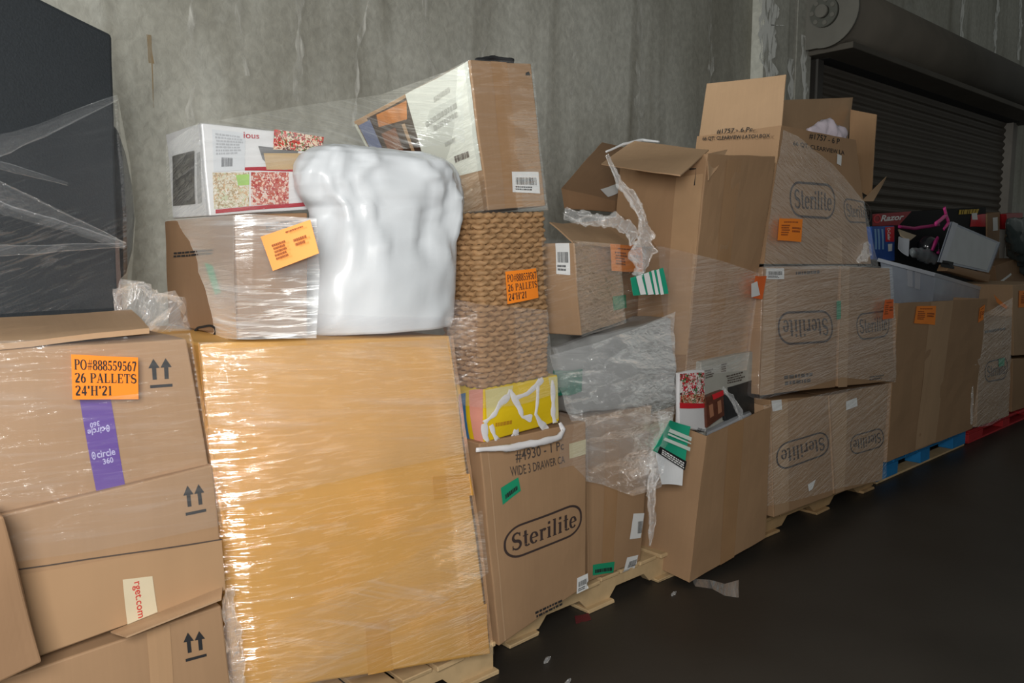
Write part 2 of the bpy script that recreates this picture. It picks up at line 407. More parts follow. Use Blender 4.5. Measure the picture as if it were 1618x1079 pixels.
def orange_po(c, f, quad, off=.012, mat=None):
    l = c.sheet('orange_label', f, quad, mat or ORANGE, off, label='orange paper label with black serif order number')
    sh = merge(fit(serif('PO#888559567'), .04, .66, .97, .90), fit(serif('26 PALLETS'), .04, .37, .97, .60), fit(serif("24'H'21"), .04, .09, .58, .31))
    c.put('lettering', f, quad, sh, INK, off + .0015, l)
def orange_small(c, f, quad, off=.012, seed=1, mat=None):
    l = c.sheet('orange_label', f, quad, mat or ORANGE, off, label='orange paper label with blurred dark print')
    sh = merge(fit(small_print(seed, 5), .1, .24, .46, .72), fit(small_print(seed + 1, 2), .56, .4, .92, .62), fit(small_print(seed + 2, 1), .2, .82, .8, .87))
    c.put('lettering', f, quad, sh, plain('orange_label_print', (.30, .08, .02, 1), .7), off + .0015, l)
def barcode(c, f, quad, off=.003, seed=1, vertical=False):
    l = c.sheet('barcode_label', f, quad, WHITE, off)
    c.put('bars', f, quad, merge(fit(bars(seed), .12, .38, .88, .72), fit(small_print(seed, 2), .1, .12, .7, .3)), INK, off + .0012, l)
    return l
def badge(c, f, quad, off=.002, mat=None): c.put('badge_print', f, quad, BADGE, mat or LOGO_INK, off)
def up_arrows(c, f, quad): c.put('arrow_mark', f, quad, ARROWS, INK, .002)
def line_text(c, f, quad, text, mat=None, off=.002, bold=.007, shear=0, parent=None):
    return c.put('lettering', f, quad, fit(sans(text, bold, shear)), mat or INK_D, off, parent)

def slab(parent, name, pts, th, mat, name_only=False, n=1, wob=0.0, uvscale=1.0):
    """thin panel through world points TL,TR,BR,BL with real thickness, gently warped"""
    TL, TR, BR, BL = pts; nr = (TR - TL).cross(BL - TL).normalized(); n = max(n, 6)
    V, Fs, UV = [], [], []
    wl = (TR - TL).length; hl = (BL - TL).length
    for side in (0, 1):
        for i in range(n + 1):
            for j in range(n + 1):
                a, b = i / n, j / n; P = lerp(lerp(BL, BR, a), lerp(TL, TR, a), b)
                P = P + nr * (wob * sin(pi * a) * .6 + wob * noise.noise(P * 6)) + nr * (th * side)
                V.append(P); UV.append((a * wl, b * hl))
    m = (n + 1) ** 2; id_ = lambda s, i, j: s * m + i * (n + 1) + j
    for i in range(n):
        for j in range(n):
            Fs.append((id_(0, i, j), id_(0, i + 1, j), id_(0, i + 1, j + 1), id_(0, i, j + 1)))
            Fs.append((id_(1, i, j), id_(1, i, j + 1), id_(1, i + 1, j + 1), id_(1, i + 1, j)))
    for i in range(n):
        Fs += [(id_(0, i, 0), id_(1, i, 0), id_(1, i + 1, 0), id_(0, i + 1, 0)), (id_(0, i, n), id_(0, i + 1, n), id_(1, i + 1, n), id_(1, i, n)),
               (id_(0, 0, i), id_(0, 0, i + 1), id_(1, 0, i + 1), id_(1, 0, i)), (id_(0, n, i), id_(1, n, i), id_(1, n, i + 1), id_(0, n, i + 1))]
    if parent is None: return mk(name, V, Fs, mat, None, origin=base_of([TL, TR, BR, BL]), uvs=UV)
    return mk(name, V, Fs, mat, parent, uvs=UV)
def pp(*quads): return [px(*q) for q in quads]

def film(name, label, rows, mat=None, group=None, sub=14, amp=.006, freq=9, parent=None, seed=0):
    """sheet of stretch film through a control grid of (u,v,y) points, finely wrinkled"""
    G = [[p if isinstance(p, Vector) else px(*p) for p in r] for r in rows]; R, Cn = len(G), len(G[0])
    def cr(p0, p1, p2, p3, t): return .5 * (2 * p1 + (p2 - p0) * t + (2 * p0 - 5 * p1 + 4 * p2 - p3) * t * t + (3 * p1 - p0 - 3 * p2 + p3) * t ** 3)
    def along(L, t):
        k = min(int(t), len(L) - 2); f = t - k
        return lerp(L[k], L[k + 1], f)
    nu, nv = (Cn - 1) * sub, (R - 1) * sub
    V, Fs, UV = [], [], []
    cum = [0]
    for k in range(Cn - 1): cum.append(cum[-1] + (G[R // 2][k + 1] - G[R // 2][k]).length)
    for i in range(nu + 1):
        for j in range(nv + 1):
            colpts = [along(G[r], i / sub) for r in range(R)]; P = along(colpts, j / sub)
            d = Vector((-.25, -1, 0)).normalized() * (noise.fractal(Vector((P.x * 3.0, P.y * 3, P.z * freq * 2.2)) + Vector((seed, 0, 0)), 1.0, 2.0, 3) * amp)
            V.append(P + d); k = min(i // sub, Cn - 2)
            UV.append((lerp(cum[k], cum[k + 1], i / sub - k) + seed, P.z))
    for i in range(nu):
        for j in range(nv):
            a = i * (nv + 1) + j; Fs.append((a, a + nv + 1, a + nv + 2, a + 1))
    o = mk(name, V, Fs, mat or FILM, parent, origin=None if parent is not None else base_of(V), uvs=UV, smooth=True)
    if parent is None: tag(o, label, 'plastic film', group)
    return o
def crumple(name, pts, mat, parent=None, amp=.5, seed=1, seg=8, ring=12):
    """bunched film strand through (point, radius) pairs"""
    V, Fs, UV = [], [], []; n = (len(pts) - 1) * seg
    for i in range(n + 1):
        k = min(i // seg, len(pts) - 2); t = i / seg - k; c = lerp(pts[k][0], pts[k + 1][0], t); r = lerp(pts[k][1], pts[k + 1][1], t)
        d = (pts[k + 1][0] - pts[k][0]).normalized(); a = d.cross(Vector((0, 1, .01))).normalized(); b = d.cross(a)
        for j in range(ring):
            th = 2 * pi * j / ring; q = a * cos(th) + b * sin(th) * .55
            rr = r * (1 + amp * 1.6 * noise.fractal(c * 16 + q * 1.6 + Vector((seed * 7, 0, 0)), 1, 2, 4))
            V.append(c + q * max(rr, r * .15)); UV.append((j / ring * .2, i / n))
    for i in range(n):
        for j in range(ring):
            Fs.append((i * ring + j, i * ring + (j + 1) % ring, (i + 1) * ring + (j + 1) % ring, (i + 1) * ring + j))
    Fs.append(tuple(range(ring))[::-1]); Fs.append(tuple(n * ring + j for j in range(ring)))
    return mk(name, V, Fs, mat, parent, origin=base_of(V) if parent is None else None, uvs=UV, smooth=True)

def ribbon3(c, f, pts, w, mat, off=.004, th=.004, name='film_fold', wob=.2, parent=None, w1=None, jag=.0, sub=6):
    """raised ribbon following pixel points on a face"""
    st = [c.inv(f, *p) for p in pts]; P, Nn = [], []
    for k in range(len(st) - 1):
        for t in range(sub):
            a = lerp(st[k][0], st[k + 1][0], t / sub); b = lerp(st[k][1], st[k + 1][1], t / sub); P.append(c.pt(f, a, b, off)); Nn.append(c.nrm(f, min(1, max(0, a)), min(1, max(0, b))))
    P.append(c.pt(f, *st[-1], off)); Nn.append(Nn[-1])
    V, Fs, UV = [], [], []; n = len(P)
    for i in range(n):
        d = (P[min(i + 1, n - 1)] - P[max(i - 1, 0)]).normalized(); sd = Nn[i].cross(d)
        ww = lerp(w, w1 if w1 is not None else w, i / (n - 1)) * (1 + wob * 2 * noise.noise(P[i] * 30))
        for q, h in ((-.5, 0), (-.25, 1), (.05, .6), (.28, 1), (.5, 0)):
            V.append(P[i] + sd * (q * ww) + Nn[i] * (h * th)); UV.append((i * .02, q * w))
    for i in range(n - 1):
        for j in range(4): Fs.append((i * 5 + j, i * 5 + j + 1, i * 5 + j + 6, i * 5 + j + 5))
    return mk(name, V, Fs, mat, parent or c.root, uvs=UV, smooth=True)
def boxpart(name, parent, x0, x1, y0, y1, z0, z1, mat, jit=.0, rnd=random.Random(5)):
    j = lambda: rnd.uniform(-jit, jit)
    c = [Vector((x + j(), y + j(), z + j() * .3)) for y in (y0, y1) for x, z in ((x0, z0), (x1, z0), (x1, z1), (x0, z1))]
    v, f = boxmesh(c); o = mk(name, v, f, mat, parent)
    md = o.modifiers.new('edge', 'BEVEL'); md.width = .003; md.segments = 1
    return o

# ------------------------------------------------------------------ the setting
def concrete_mat():
    m, nt, out = newmat('stained_concrete')
    b = N(nt, 'ShaderNodeBsdfPrincipled', Roughness=.8); b.inputs['Specular IOR Level'].default_value = .25
    tc = N(nt, 'ShaderNodeTexCoord')
    def nz(scale, sc, det=5.0, dist=.3):
        mp = N(nt, 'ShaderNodeMapping'); mp.inputs['Scale'].default_value = sc; nt.links.new(tc.outputs['Object'], mp.inputs['Vector'])
        n = N(nt, 'ShaderNodeTexNoise', Scale=scale, Detail=det, Distortion=dist); nt.links.new(mp.outputs[0], n.inputs['Vector']); return n.outputs['Fac']
    a = nz(1.1, (1, 1, .6), 6); st = nz(.9, (2.6, 1, .3), 7, 1.6); fine = nz(26, (1, 1, 1), 6); blot = nz(5, (1, 1, .8), 4)
    def mixc(f, A, B, mode='MIX', k=None):
        mx = N(nt, 'ShaderNodeMix', data_type='RGBA', blend_type=mode)
        for nm, q in (('Factor', f), ('A', A), ('B', B)):
            if isinstance(q, (tuple, float)): mx.inputs[nm].default_value = q
            else: nt.links.new(q, mx.inputs[nm])
        return mx.outputs['Result']
    def rng(src, a0, b0, lo=0, hi=1):
        r = N(nt, 'ShaderNodeMapRange'); r.inputs['From Min'].default_value = a0; r.inputs['From Max'].default_value = b0; r.inputs['To Min'].default_value = lo; r.inputs['To Max'].default_value = hi
        nt.links.new(src, r.inputs['Value']); return r.outputs[0]
    c = mixc(rng(a, .3, .7), (.29, .28, .235, 1), (.54, .535, .48, 1))
    c = mixc(rng(st, .48, .74, 0, .7), c, (.16, .145, .11, 1))
    c = mixc(rng(blot, .58, .8, 0, .35), c, (.5, .51, .48, 1))
    c = mixc(rng(fine, .35, .65, 0, .22), c, (.12, .115, .1, 1))
    nt.links.new(c, b.inputs['Base Color'])
    bp = N(nt, 'ShaderNodeBump', Strength=.25, Distance=.01); nt.links.new(fine, bp.inputs['Height']); nt.links.new(bp.outputs['Normal'], b.inputs['Normal'])
    nt.links.new(b.outputs[0], out.inputs[0]); return m
CONC = concrete_mat()
def floor_mat():
    m, nt, out = newmat('dark_sealed_floor')
    b = N(nt, 'ShaderNodeBsdfPrincipled'); b.inputs['Specular IOR Level'].default_value = .35
    tc = N(nt, 'ShaderNodeTexCoord')
    n = N(nt, 'ShaderNodeTexNoise', Scale=1.6, Detail=7.0); nt.links.new(tc.outputs['Object'], n.inputs['Vector'])
    n2 = N(nt, 'ShaderNodeTexNoise', Scale=40.0, Detail=4.0); nt.links.new(tc.outputs['Object'], n2.inputs['Vector'])
    mx = N(nt, 'ShaderNodeMix', data_type='RGBA'); mx.inputs['A'].default_value = (.018, .015, .012, 1); mx.inputs['B'].default_value = (.05, .043, .035, 1)
    nt.links.new(n.outputs['Fac'], mx.inputs['Factor']); nt.links.new(mx.outputs['Result'], b.inputs['Base Color'])
    r = N(nt, 'ShaderNodeMapRange'); r.inputs['To Min'].default_value = .32; r.inputs['To Max'].default_value = .6; nt.links.new(n.outputs['Fac'], r.inputs['Value']); nt.links.new(r.outputs[0], b.inputs['Roughness'])
    bp = N(nt, 'ShaderNodeBump', Strength=.15, Distance=.003); nt.links.new(n2.outputs['Fac'], bp.inputs['Height']); nt.links.new(bp.outputs['Normal'], b.inputs['Normal'])
    nt.links.new(b.outputs[0], out.inputs[0]); return m
def struct(o): o['kind'] = 'structure'; return o
YW = 3.2
v, f = boxmesh([Vector(p) for p in ((-4, YW, -.1), (16, YW, -.1), (16, YW, 6), (-4, YW, 6), (-4, YW + .2, -.1), (16, YW + .2, -.1), (16, YW + .2, 6), (-4, YW + .2, 6))])
wall = struct(mk('wall_back', v, f, CONC))
v, f = boxmesh([Vector(p) for p in ((-4, -4, -.1), (16, -4, -.1), (16, -4, 0), (-4, -4, 0), (-4, YW, -.1), (16, YW, -.1), (16, YW, 0), (-4, YW, 0))])
floor = struct(mk('floor', v, f, floor_mat()))
STREAK = None
def streak_mat(name='white_mineral_crust', col=(.74, .74, .70, 1), lo=.38, hi=.5):
    m, nt, out = newmat(name)
    b = N(nt, 'ShaderNodeBsdfPrincipled', Roughness=.85); b.inputs['Base Color'].default_value = col
    tc = N(nt, 'ShaderNodeTexCoord'); mp = N(nt, 'ShaderNodeMapping'); mp.inputs['Scale'].default_value = (26, 1, 7); nt.links.new(tc.outputs['Object'], mp.inputs[0])
    n = N(nt, 'ShaderNodeTexNoise', Scale=1.0, Detail=6.0, Distortion=.8); nt.links.new(mp.outputs[0], n.inputs['Vector'])
    r = N(nt, 'ShaderNodeMapRange'); r.inputs['From Min'].default_value = lo; r.inputs['From Max'].default_value = hi; nt.links.new(n.outputs['Fac'], r.inputs['Value'])
    t = N(nt, 'ShaderNodeBsdfTransparent'); mx = N(nt, 'ShaderNodeMixShader'); nt.links.new(r.outputs[0], mx.inputs[0]); nt.links.new(t.outputs[0], mx.inputs[1]); nt.links.new(b.outputs[0], mx.inputs[2])
    nt.links.new(mx.outputs[0], out.inputs[0]); return m
STREAK = streak_mat()
CRUST2 = STREAK
def streak(parent, pts, y, w, mat=None, jag=.7, name='mineral_streak'):
    P = []
    for k in range(len(pts) - 1):
        for t in range(14): P.append(lerp(px(*pts[k], y), px(*pts[k + 1], y), t / 14))
    P.append(px(*pts[-1], y)); V, Fs = [], []
    for p in P:
        a = w * (1 + jag * 1.6 * noise.noise(p * 13)); b = w * (1 + jag * 1.6 * noise.noise(p * 17 + Vector((9, 0, 0)))); wob = noise.noise(p * 7) * w * .8
        V += [p + Vector((-max(a, .002) + wob, 0, 0)), p + Vector((max(b, .002) + wob, 0, 0))]
    for i in range(len(P) - 1): Fs.append((2 * i, 2 * i + 1, 2 * i + 3, 2 * i + 2))
    return mk(name, V, Fs, mat or STREAK, parent)
CRUST = streak_mat('grey_crack_fill', (.58, .57, .52, 1), .36, .62)
RUST = streak_mat('rust_stain', (.28, .19, .09, 1), .3, .7)
PALE = streak_mat('pale_drip', (.56, .55, .50, 1), .4, .7)
streak(wall, [(582, -5), (574, 45), (562, 90), (566, 130), (560, 200)], YW - .003, .009, CRUST, 1.1)
streak(wall, [(672, -5), (668, 60), (690, 140)], YW - .003, .012, PALE, 1.0)
streak(wall, [(378, -5), (376, 60), (392, 120)], YW - .003, .010, PALE, 1.0)
streak(wall, [(236, 55), (239, 100)], YW - .003, .009, RUST, .5, 'rust_stain')
streak(wall, [(240, 100), (243, 170)], YW - .003, .002, RUST, .5, 'rust_stain')
for p in (((1523, -5), (1521, 30), (1518, 62)), ((1577, -5), (1574, 50), (1572, 92)), ((1613, -5), (1612, 60), (1609, 95))): streak(wall, p, YW - .003, .045)
for a_, b_, w_ in ((905, 150, .02), (1010, 260, .03), (1120, 180, .025), (470, 160, .015), (300, 240, .012), (760, 120, .018)):
    streak(wall, [(a_, -5), (a_ + 3, b_ * .5), (a_ - 2, b_)], YW - .003, w_, PALE, 1.1)
# pier beside the roller door, with grooves
pier = struct(thing('trim_1', 'x', 'x', (px(1240, 200, 3.12).x, 3.16, 0)))
del pier['label']; del pier['category']
XA, XB, XC, XD = [px(u, 60, 3.12).x for u in (1203, 1242, 1256, 1281)]
for xa, xb, yf in ((XA, XB, 3.10), (XB + .005, XC - .005, 3.125), (XC + .012, XD, 3.11)): boxpart('pier_panel', pier, xa, xb, yf, YW, 0, 5, CONC)
streak(pier, [(1206, -5), (1204, 40), (1207, 80), (1212, 125)], 3.097, .035, jag=.9)
streak(pier, [(1218, -5), (1222, 40), (1216, 90), (1218, 125)], 3.097, .06, jag=.9)
streak(pier, [(1206, 40), (1226, 40), (1238, 40)], 3.097, .02, jag=.5)
streak(pier, [(1213, -5), (1214, 40), (1211, 90), (1215, 125)], 3.096, .085, CRUST2, jag=.8)
streak(pier, [(1248, 92), (1249, 120), (1252, 160)], 3.121, .035)
streak(pier, [(1268, 55), (1270, 90), (1272, 160)], 3.106, .035)
# roller door
SHUT = plain('dark_painted_steel_slats', (.085, .072, .058, 1), .55, var=.18, scale=3, spec=.4)
HOODM = plain('dusty_brown_steel_hood', (.07, .06, .047, 1), .7, var=.3, scale=4)
BRK = plain('galvanised_bracket_plate', (.125, .118, .10, 1), .6, var=.2)
XL = px(1284, 200, 3.14).x; XR = px(1588, 300, 3.14).x
door = struct(thing('door_1', 'x', 'x', ((XL + XR) / 2, 3.15, 0))); del door['label']; del door['category']
ST = .078; prof = [(0, 0), (-.006, .012), (-.020, .03), (-.024, .045), (-.014, .062), (-.002, .072), (0, .078)]
slat0 = None; top_z = 3.02
k = 0
while k * ST < top_z:
    if slat0 is None:
        V, Fs = [], []
        for x in (XL + .05, XR - .03):
            for y_, z_ in prof: V.append((x, 3.185 + y_, z_))
        n = len(prof)
        for i in range(n - 1): Fs.append((i, n + i, n + i + 1, i + 1))
        slat0 = mk('slat', V, Fs, SHUT, door, smooth=False); o = slat0
    else:
        o = slat0.copy(); COL.objects.link(o); o.parent = door
    o.location = (0, 0, k * ST); k += 1
RAIL = plain('grey_steel_rail', (.20, .18, .155, 1), .6, var=.2)
boxpart('guide_rail', door, XL - .03, XL + .06, 3.10, YW, 0, 3.1, plain('dark_steel_rail', (.05, .045, .04, 1), .6))
boxpart('guide_rail', door, XR - .03, XR + .07, 3.09, YW, 0, 3.02, RAIL)
boxpart('guide_rail', door, XR + .10, XR + .22, 3.12, YW, 0, 3.02, RAIL)
def cyl_x(name, parent, x0, x1, cy, cz, r, mat, n=40, a0=0, a1=360, caps=True, r1=None):
    V, Fs = [], []
    for x, rr in ((x0, r), (x1, r1 or r)):
        for k in range(n): a = radians(a0 + (a1 - a0) * k / n); V.append((x, cy + rr * cos(a), cz + rr * sin(a)))
    for k in range(n): Fs.append((k, (k + 1) % n, n + (k + 1) % n, n + k))
    if caps: Fs += [tuple(range(n))[::-1], tuple(range(n, 2 * n))]
    o = mk(name, V, Fs, mat, parent)
    for p in o.data.polygons: p.use_smooth = len(p.vertices) == 4
    return o
BC = px(1304, 20, 2.96); BY, BZ = 2.96, BC.z; BR_ = .235
cyl_x('barrel_hood', door, BC.x + .02, XR + .35, BY, BZ, BR_, HOODM, r1=BR_)
boxpart('hood_flange', door, BC.x + .06, XR + .3, BY - .19, YW, BZ - .27, BZ - .225, HOODM)
boxpart('painted_dark_slot', door, XL, XR, 3.03, YW, 2.95, BZ - .272, plain('painted_slot_black', (.012, .012, .012, 1), .8))  # black bar painted in for the dark slot below the barrel
cyl_x('end_plate', door, BC.x, BC.x + .02, BY, BZ, BR_ + .012, BRK)
boxpart('bracket', door, BC.x + .002, BC.x + .02, BY, YW, BZ - .24, BZ + .24, BRK)
hub = cyl_x('hub', door, BC.x - .03, BC.x, BY, BZ, .105, plain('greasy_dark_steel', (.10, .10, .085, 1), .5, metal=.4))
cyl_x('shaft', hub, BC.x - .07, BC.x - .03, BY, BZ, .045, BRK)
for k in range(7):
    a = 2 * pi * k / 7; cyl_x('bolt', hub, BC.x - .045, BC.x - .0, BY + .082 * cos(a), BZ + .082 * sin(a), .016, BRK, n=10)

# ------------------------------------------------------------------ pallets
def pallet(label, x0, x1, y0, depth, h, mat, name='pallet', blocks=False, mat2=None, seed=1):
    r = random.Random(seed); t = thing(name, label, 'pallet', ((x0 + x1) / 2, y0 + depth / 2, 0), None)
    b = .014
    nb = 8; wb = (x1 - x0) / nb
    for k in range(nb):
        boxpart('deck_board', t, x0 + k * wb + .008 * (k > 0), x0 + (k + 1) * wb - .008 * (k < nb - 1), y0 + r.uniform(-.012, .012), y0 + depth, h - .016, h, mat, .003, r)
    for q in range(3):
        ya = y0 + .012 + q * (depth - .06) / 2
        if blocks:
            for x_, w_ in ((x0, .30), ((x0 + x1) / 2 - .08, .16), (x1 - .24, .24)): boxpart('block', t, x_, x_ + w_, ya, ya + .1, b, h - .032, mat, .002, r)
            boxpart('lead_board', t, x0, x1, ya, ya + .1, h - .031, h - .017, mat, .001, r)
            boxpart('bottom_board', t, x0 + .01, x1 - .01, ya, ya + .09, 0, b, mat2 or mat, .003, r)
        else:
            L = x1 - x0; z0, z1 = b, h - .016
            pr = [(0, z0), (.17 * L, z0), (.21 * L, z0 + .04), (.39 * L, z0 + .04), (.43 * L, z0), (.57 * L, z0), (.61 * L, z0 + .04), (.79 * L, z0 + .04), (.83 * L, z0), (L, z0), (L, z1), (0, z1)]
            V = [(x0 + p[0], ya, p[1]) for p in pr] + [(x0 + p[0], ya + .038, p[1]) for p in pr]; n = len(pr)
            top = n - 1
            Fs = []
            xs = [0, 1, 2, 3, 4, 5, 6, 7, 8, 9]
            Fs.append(tuple(range(n))); Fs.append(tuple(range(n, 2 * n))[::-1])
            for i in range(n): Fs.append((i, n + i, n + (i + 1) % n, (i + 1) % n))
            o = mk('stringer', V, Fs, mat2 or mat, t)
    if not blocks:
        for fx in (0, .42, .86):
            boxpart('bottom_board', t, x0 + fx * (x1 - x0), x0 + fx * (x1 - x0) + .15, y0 - .012, y0 + depth, 0, b, mat, .004, r)
    return t
pallet('pale wooden pallet under the arrow-printed cartons at the far left', -.62, .56, 1.72, 1.15, .13, PALLET_W, seed=1)
pallet('pale wooden pallet under the large golden carton', .62, 1.62, 1.90, 1.15, .115, PALLET_W, seed=2)
pallet('pale wooden pallet under the drawer cart carton with a big oval badge', 1.76, 2.74, 2.0, 1.1, .115, PALLET_W, seed=3)
pallet('brown wooden pallet with notched stringers under the badge-printed carton stack', 3.40, 4.66, 1.98, 1.1, .093, PALLET_D, seed=4)
pallet('blue painted block pallet under the tall plain open bin', 4.73, 6.18, 1.99, 1.1, .125, PALLET_B, blocks=True, mat2=PALLET_W, seed=5)
pallet('red painted block pallet at the far right', 6.24, 7.9, 1.99, 1.1, .10, PALLET_R, blocks=True, seed=6)

# ------------------------------------------------------------------ left stack
A = Carton('carton', 'brown carton with purple tape strip and orange order label, topmost arrow-marked carton at left', [(-60, 557), (295, 535), (330, 735), (-60, 826)], 1.78, .48, KRAFT, group='arrow-marked cartons', seed=1, bulge=.002, rough=.002)
orange_po(A, 'front', [(106, 558), (211, 562), (211, 628), (108, 627)], .032)
tp = A.sheet('purple_tape', 'front', [(125, 628), (174, 629), (197, 766), (151, 776)], PURPLE, .002, label='purple tape with pale lettering')
LAV = plain('pale_tape_print', (.45, .42, .66, 1), .5)
ring = band([(.5 + .5 * cos(radians(a)), .5 + .5 * sin(radians(a))) for a in range(0, 360, 20)], .12, 1, 1)
dot = ([(.5 + .2 * cos(radians(a)), .5 + .2 * sin(radians(a))) for a in range(0, 360, 30)], [tuple(range(12))])
circ = merge(fit(ring, 0, .45, .17, .98), fit(dot, .05, .63, .12, .80), fit(sans('circle', .02), .22, .5, 1, 1.0), fit(sans('360', .02), .42, 0, .86, .4))
A.put('lettering', 'front', [(143, 712), (180, 706), (184, 728), (147, 736)], circ, LAV, .0035, tp)
A.put('lettering', 'front', [(173, 681), (138, 687), (136, 668), (170, 660)], circ, LAV, .0035, tp)
up_arrows(A, 'front', [(233, 567), (270, 565), (272, 611), (236, 614)])
B = Carton('carton', 'brown carton with torn red-lettered paper tape, middle arrow-marked carton at left', [(-60, 828), (336, 735), (356, 933), (-60, 1080)], 1.765, .48, KRAFT, group='arrow-marked cartons', seed=2, bulge=.002, rough=.002)
up_arrows(B, 'front', [(288, 768), (321, 764), (325, 808), (292, 815)])
B.sheet('lower_flap', 'front', [(-55, 922), (349, 852), (355.5, 931), (-55, 1073)], cardboard('worn_flap_cardboard', (.43, .265, .145)), .004)
tg = B.sheet('paper_tape', 'front', [(192, 914), (239, 908), (248, 965), (200, 985)], plain('beige_paper_tape', (.62, .53, .37, 1), .6), .0065, label='beige paper tape with red lettering')
line_text(B, 'front', [(219, 915), (226, 972), (213, 976), (206, 919)], 'rget.com', plain('red_print', (.55, .04, .03, 1), .6), .0085, parent=tg)
B.sheet('painted_seam_shadow', 'front', [(12, 900), (350, 850), (350, 852), (12, 902)], INK_D, .0046)  # dark strip painted in for the shadow along the flap seam
C_ = Carton('carton', 'brown carton with lifted top flap, lowest arrow-marked carton at left', [(-60, 1095), (349, 957), (374, 1150), (-60, 1285)], 1.755, .48, KRAFT, group='arrow-marked cartons', seed=3, bulge=.002, rough=.002)
up_arrows(C_, 'front', [(288, 1000), (322, 996), (326, 1037), (292, 1046)])
C_.sheet('tape_strip', 'front', [(231, 998), (268, 986), (275, 1130), (240, 1140)], cardboard('worn_flap_cardboard', (.43, .265, .145)), .002)
slab(C_.root, 'lifted_flap', pp((352, 930, 1.76), (175, 1000, 1.76), (200, 1008, 1.69), (350, 948, 1.71)), .004, KRAFT_P)
D = Carton('carton', 'narrow brown carton edge leaning in front of the arrow-marked cartons at the left border', [(-70, 832), (4, 815), (66, 1047), (-70, 1110)], 1.65, .09, KRAFT_D, seed=4)
slab(None, 'flattened_carton', [pz(-60, 505, 1.252), pz(207, 488, 1.252), pz(236, 516, 1.235), pz(-60, 546, 1.225)], .012, KRAFT_P, wob=.006)
fc = bpy.context.scene.collection.objects['flattened_carton']; tag(fc, 'flattened pale carton lying on top of the orange-labelled arrow carton', 'cardboard')
BLACKF = plain('black_woven_cloth', (.026, .031, .036, 1), .75, var=.3, scale=180, bump=.4)
_kx = px(178, 53, 2.32).x
K_TL = px(-700, -389, 2.32, radians(25), _kx); K_BL = px(-700, 595, 2.32, radians(25), _kx)  # left end stretched out of view to block the doorway daylight
K = Carton('fabric_block', 'tall black cloth-covered block wrapped in clear film at upper left', [K_TL, (178, 53), (193, 497), K_BL], 2.32, .45, BLACKF, yaw=25, cat='furniture', bulge=.004, bevel=.012, seed=5)
p = K.pt('right', .5, .5)
Vv, Ff = [], []
out = [(170, 190), (186, 205), (199, 245), (209, 295), (213, 345), (209, 395), (199, 432), (184, 446), (170, 440)]
for yy in (2.55, 2.78):
    Vv += [px(u_, v_, yy) for u_, v_ in out]
n_ = len(out); Ff = [tuple(range(n_)), tuple(range(n_, 2 * n_))[::-1]] + [(i, n_ + i, n_ + (i + 1) % n_, (i + 1) % n_) for i in range(n_)]
rb = mk('rounded_back', Vv, Ff, BLACKF, K.root); md = rb.modifiers.new('edge', 'BEVEL'); md.width = .02; md.segments = 3; md.limit_method = 'ANGLE'
K.sheet('trim_strip', 'front', [(180.5, 380), (187, 380), (192, 494), (184, 494)], plain('brown_corner_strip', (.10, .07, .06, 1), .6), .004)
FOLD = film_mat('gathered_film_fold', haze=.09, streak=.25, rot=10, sx=10, sy=60, bump=.8)
for pts, w0, w1 in (([(-60, 250), (60, 208), (178, 155)], .050, .016), ([(-60, 250), (0, 262), (100, 291)], .03, .008), ([(-60, 285), (0, 308), (90, 345), (193, 387)], .075, .016), ([(-60, 398), (60, 394), (190, 387)], .03, .012), ([(-60, 300), (0, 330), (90, 356), (193, 388)], .03, .02)):
    ribbon3(K, 'front', pts, w0, FOLD, .012, .006, w1=w1, wob=.1)
def kf(u, v, off): return K.pt('front', *K.inv('front', u, v), off)
film('stretch_film', 'clear film stretched over the black cloth block', [[kf(-80, 255, .01), kf(60, 200, .012), kf(180, 150, .012), px(206, 260, 2.5)], [kf(-80, 390, .01), kf(60, 360, .014), kf(192, 330, .02), px(214, 350, 2.5)], [kf(-80, 500, .01), kf(60, 490, .014), kf(194, 485, .018), px(206, 470, 2.5)]], FILM_DARK, 'stretch film sheets', seed=3, amp=.003)
film('stretch_film', 'clear film wrapped round the purple-taped arrow carton', [[(-60, 540, 1.765), (150, 535, 1.76), (300, 526, 1.76), (306, 540, 1.9)], [(-60, 700, 1.74), (150, 690, 1.737), (322, 670, 1.737), (332, 680, 1.9)], [(-60, 900, 1.717), (150, 870, 1.715), (352, 830, 1.727), (360, 840, 1.9)]], FILM, 'stretch film sheets', seed=5, amp=.004)
w = crumple('film_wad', [(px(194, 500, 2.15), .03), (px(213, 486, 2.2), .07), (px(250, 498, 2.22), .085), (px(290, 540, 2.2), .05)], FILM_WHITE, seed=2, amp=.5, ring=24, seg=14)
tag(w, 'crumpled clear film wad behind the purple-taped carton', 'plastic film')
w = crumple('film_rope', [(px(360, 930, 1.8), .010), (px(367, 1000, 1.8), .016), (px(372, 1079, 1.8), .02), (px(376, 1180, 1.8), .016)], FILM_WHITE, seed=4, amp=.8, ring=16, seg=12)
tag(w, 'bunched rope of clear film hanging left of the golden carton', 'plastic film')

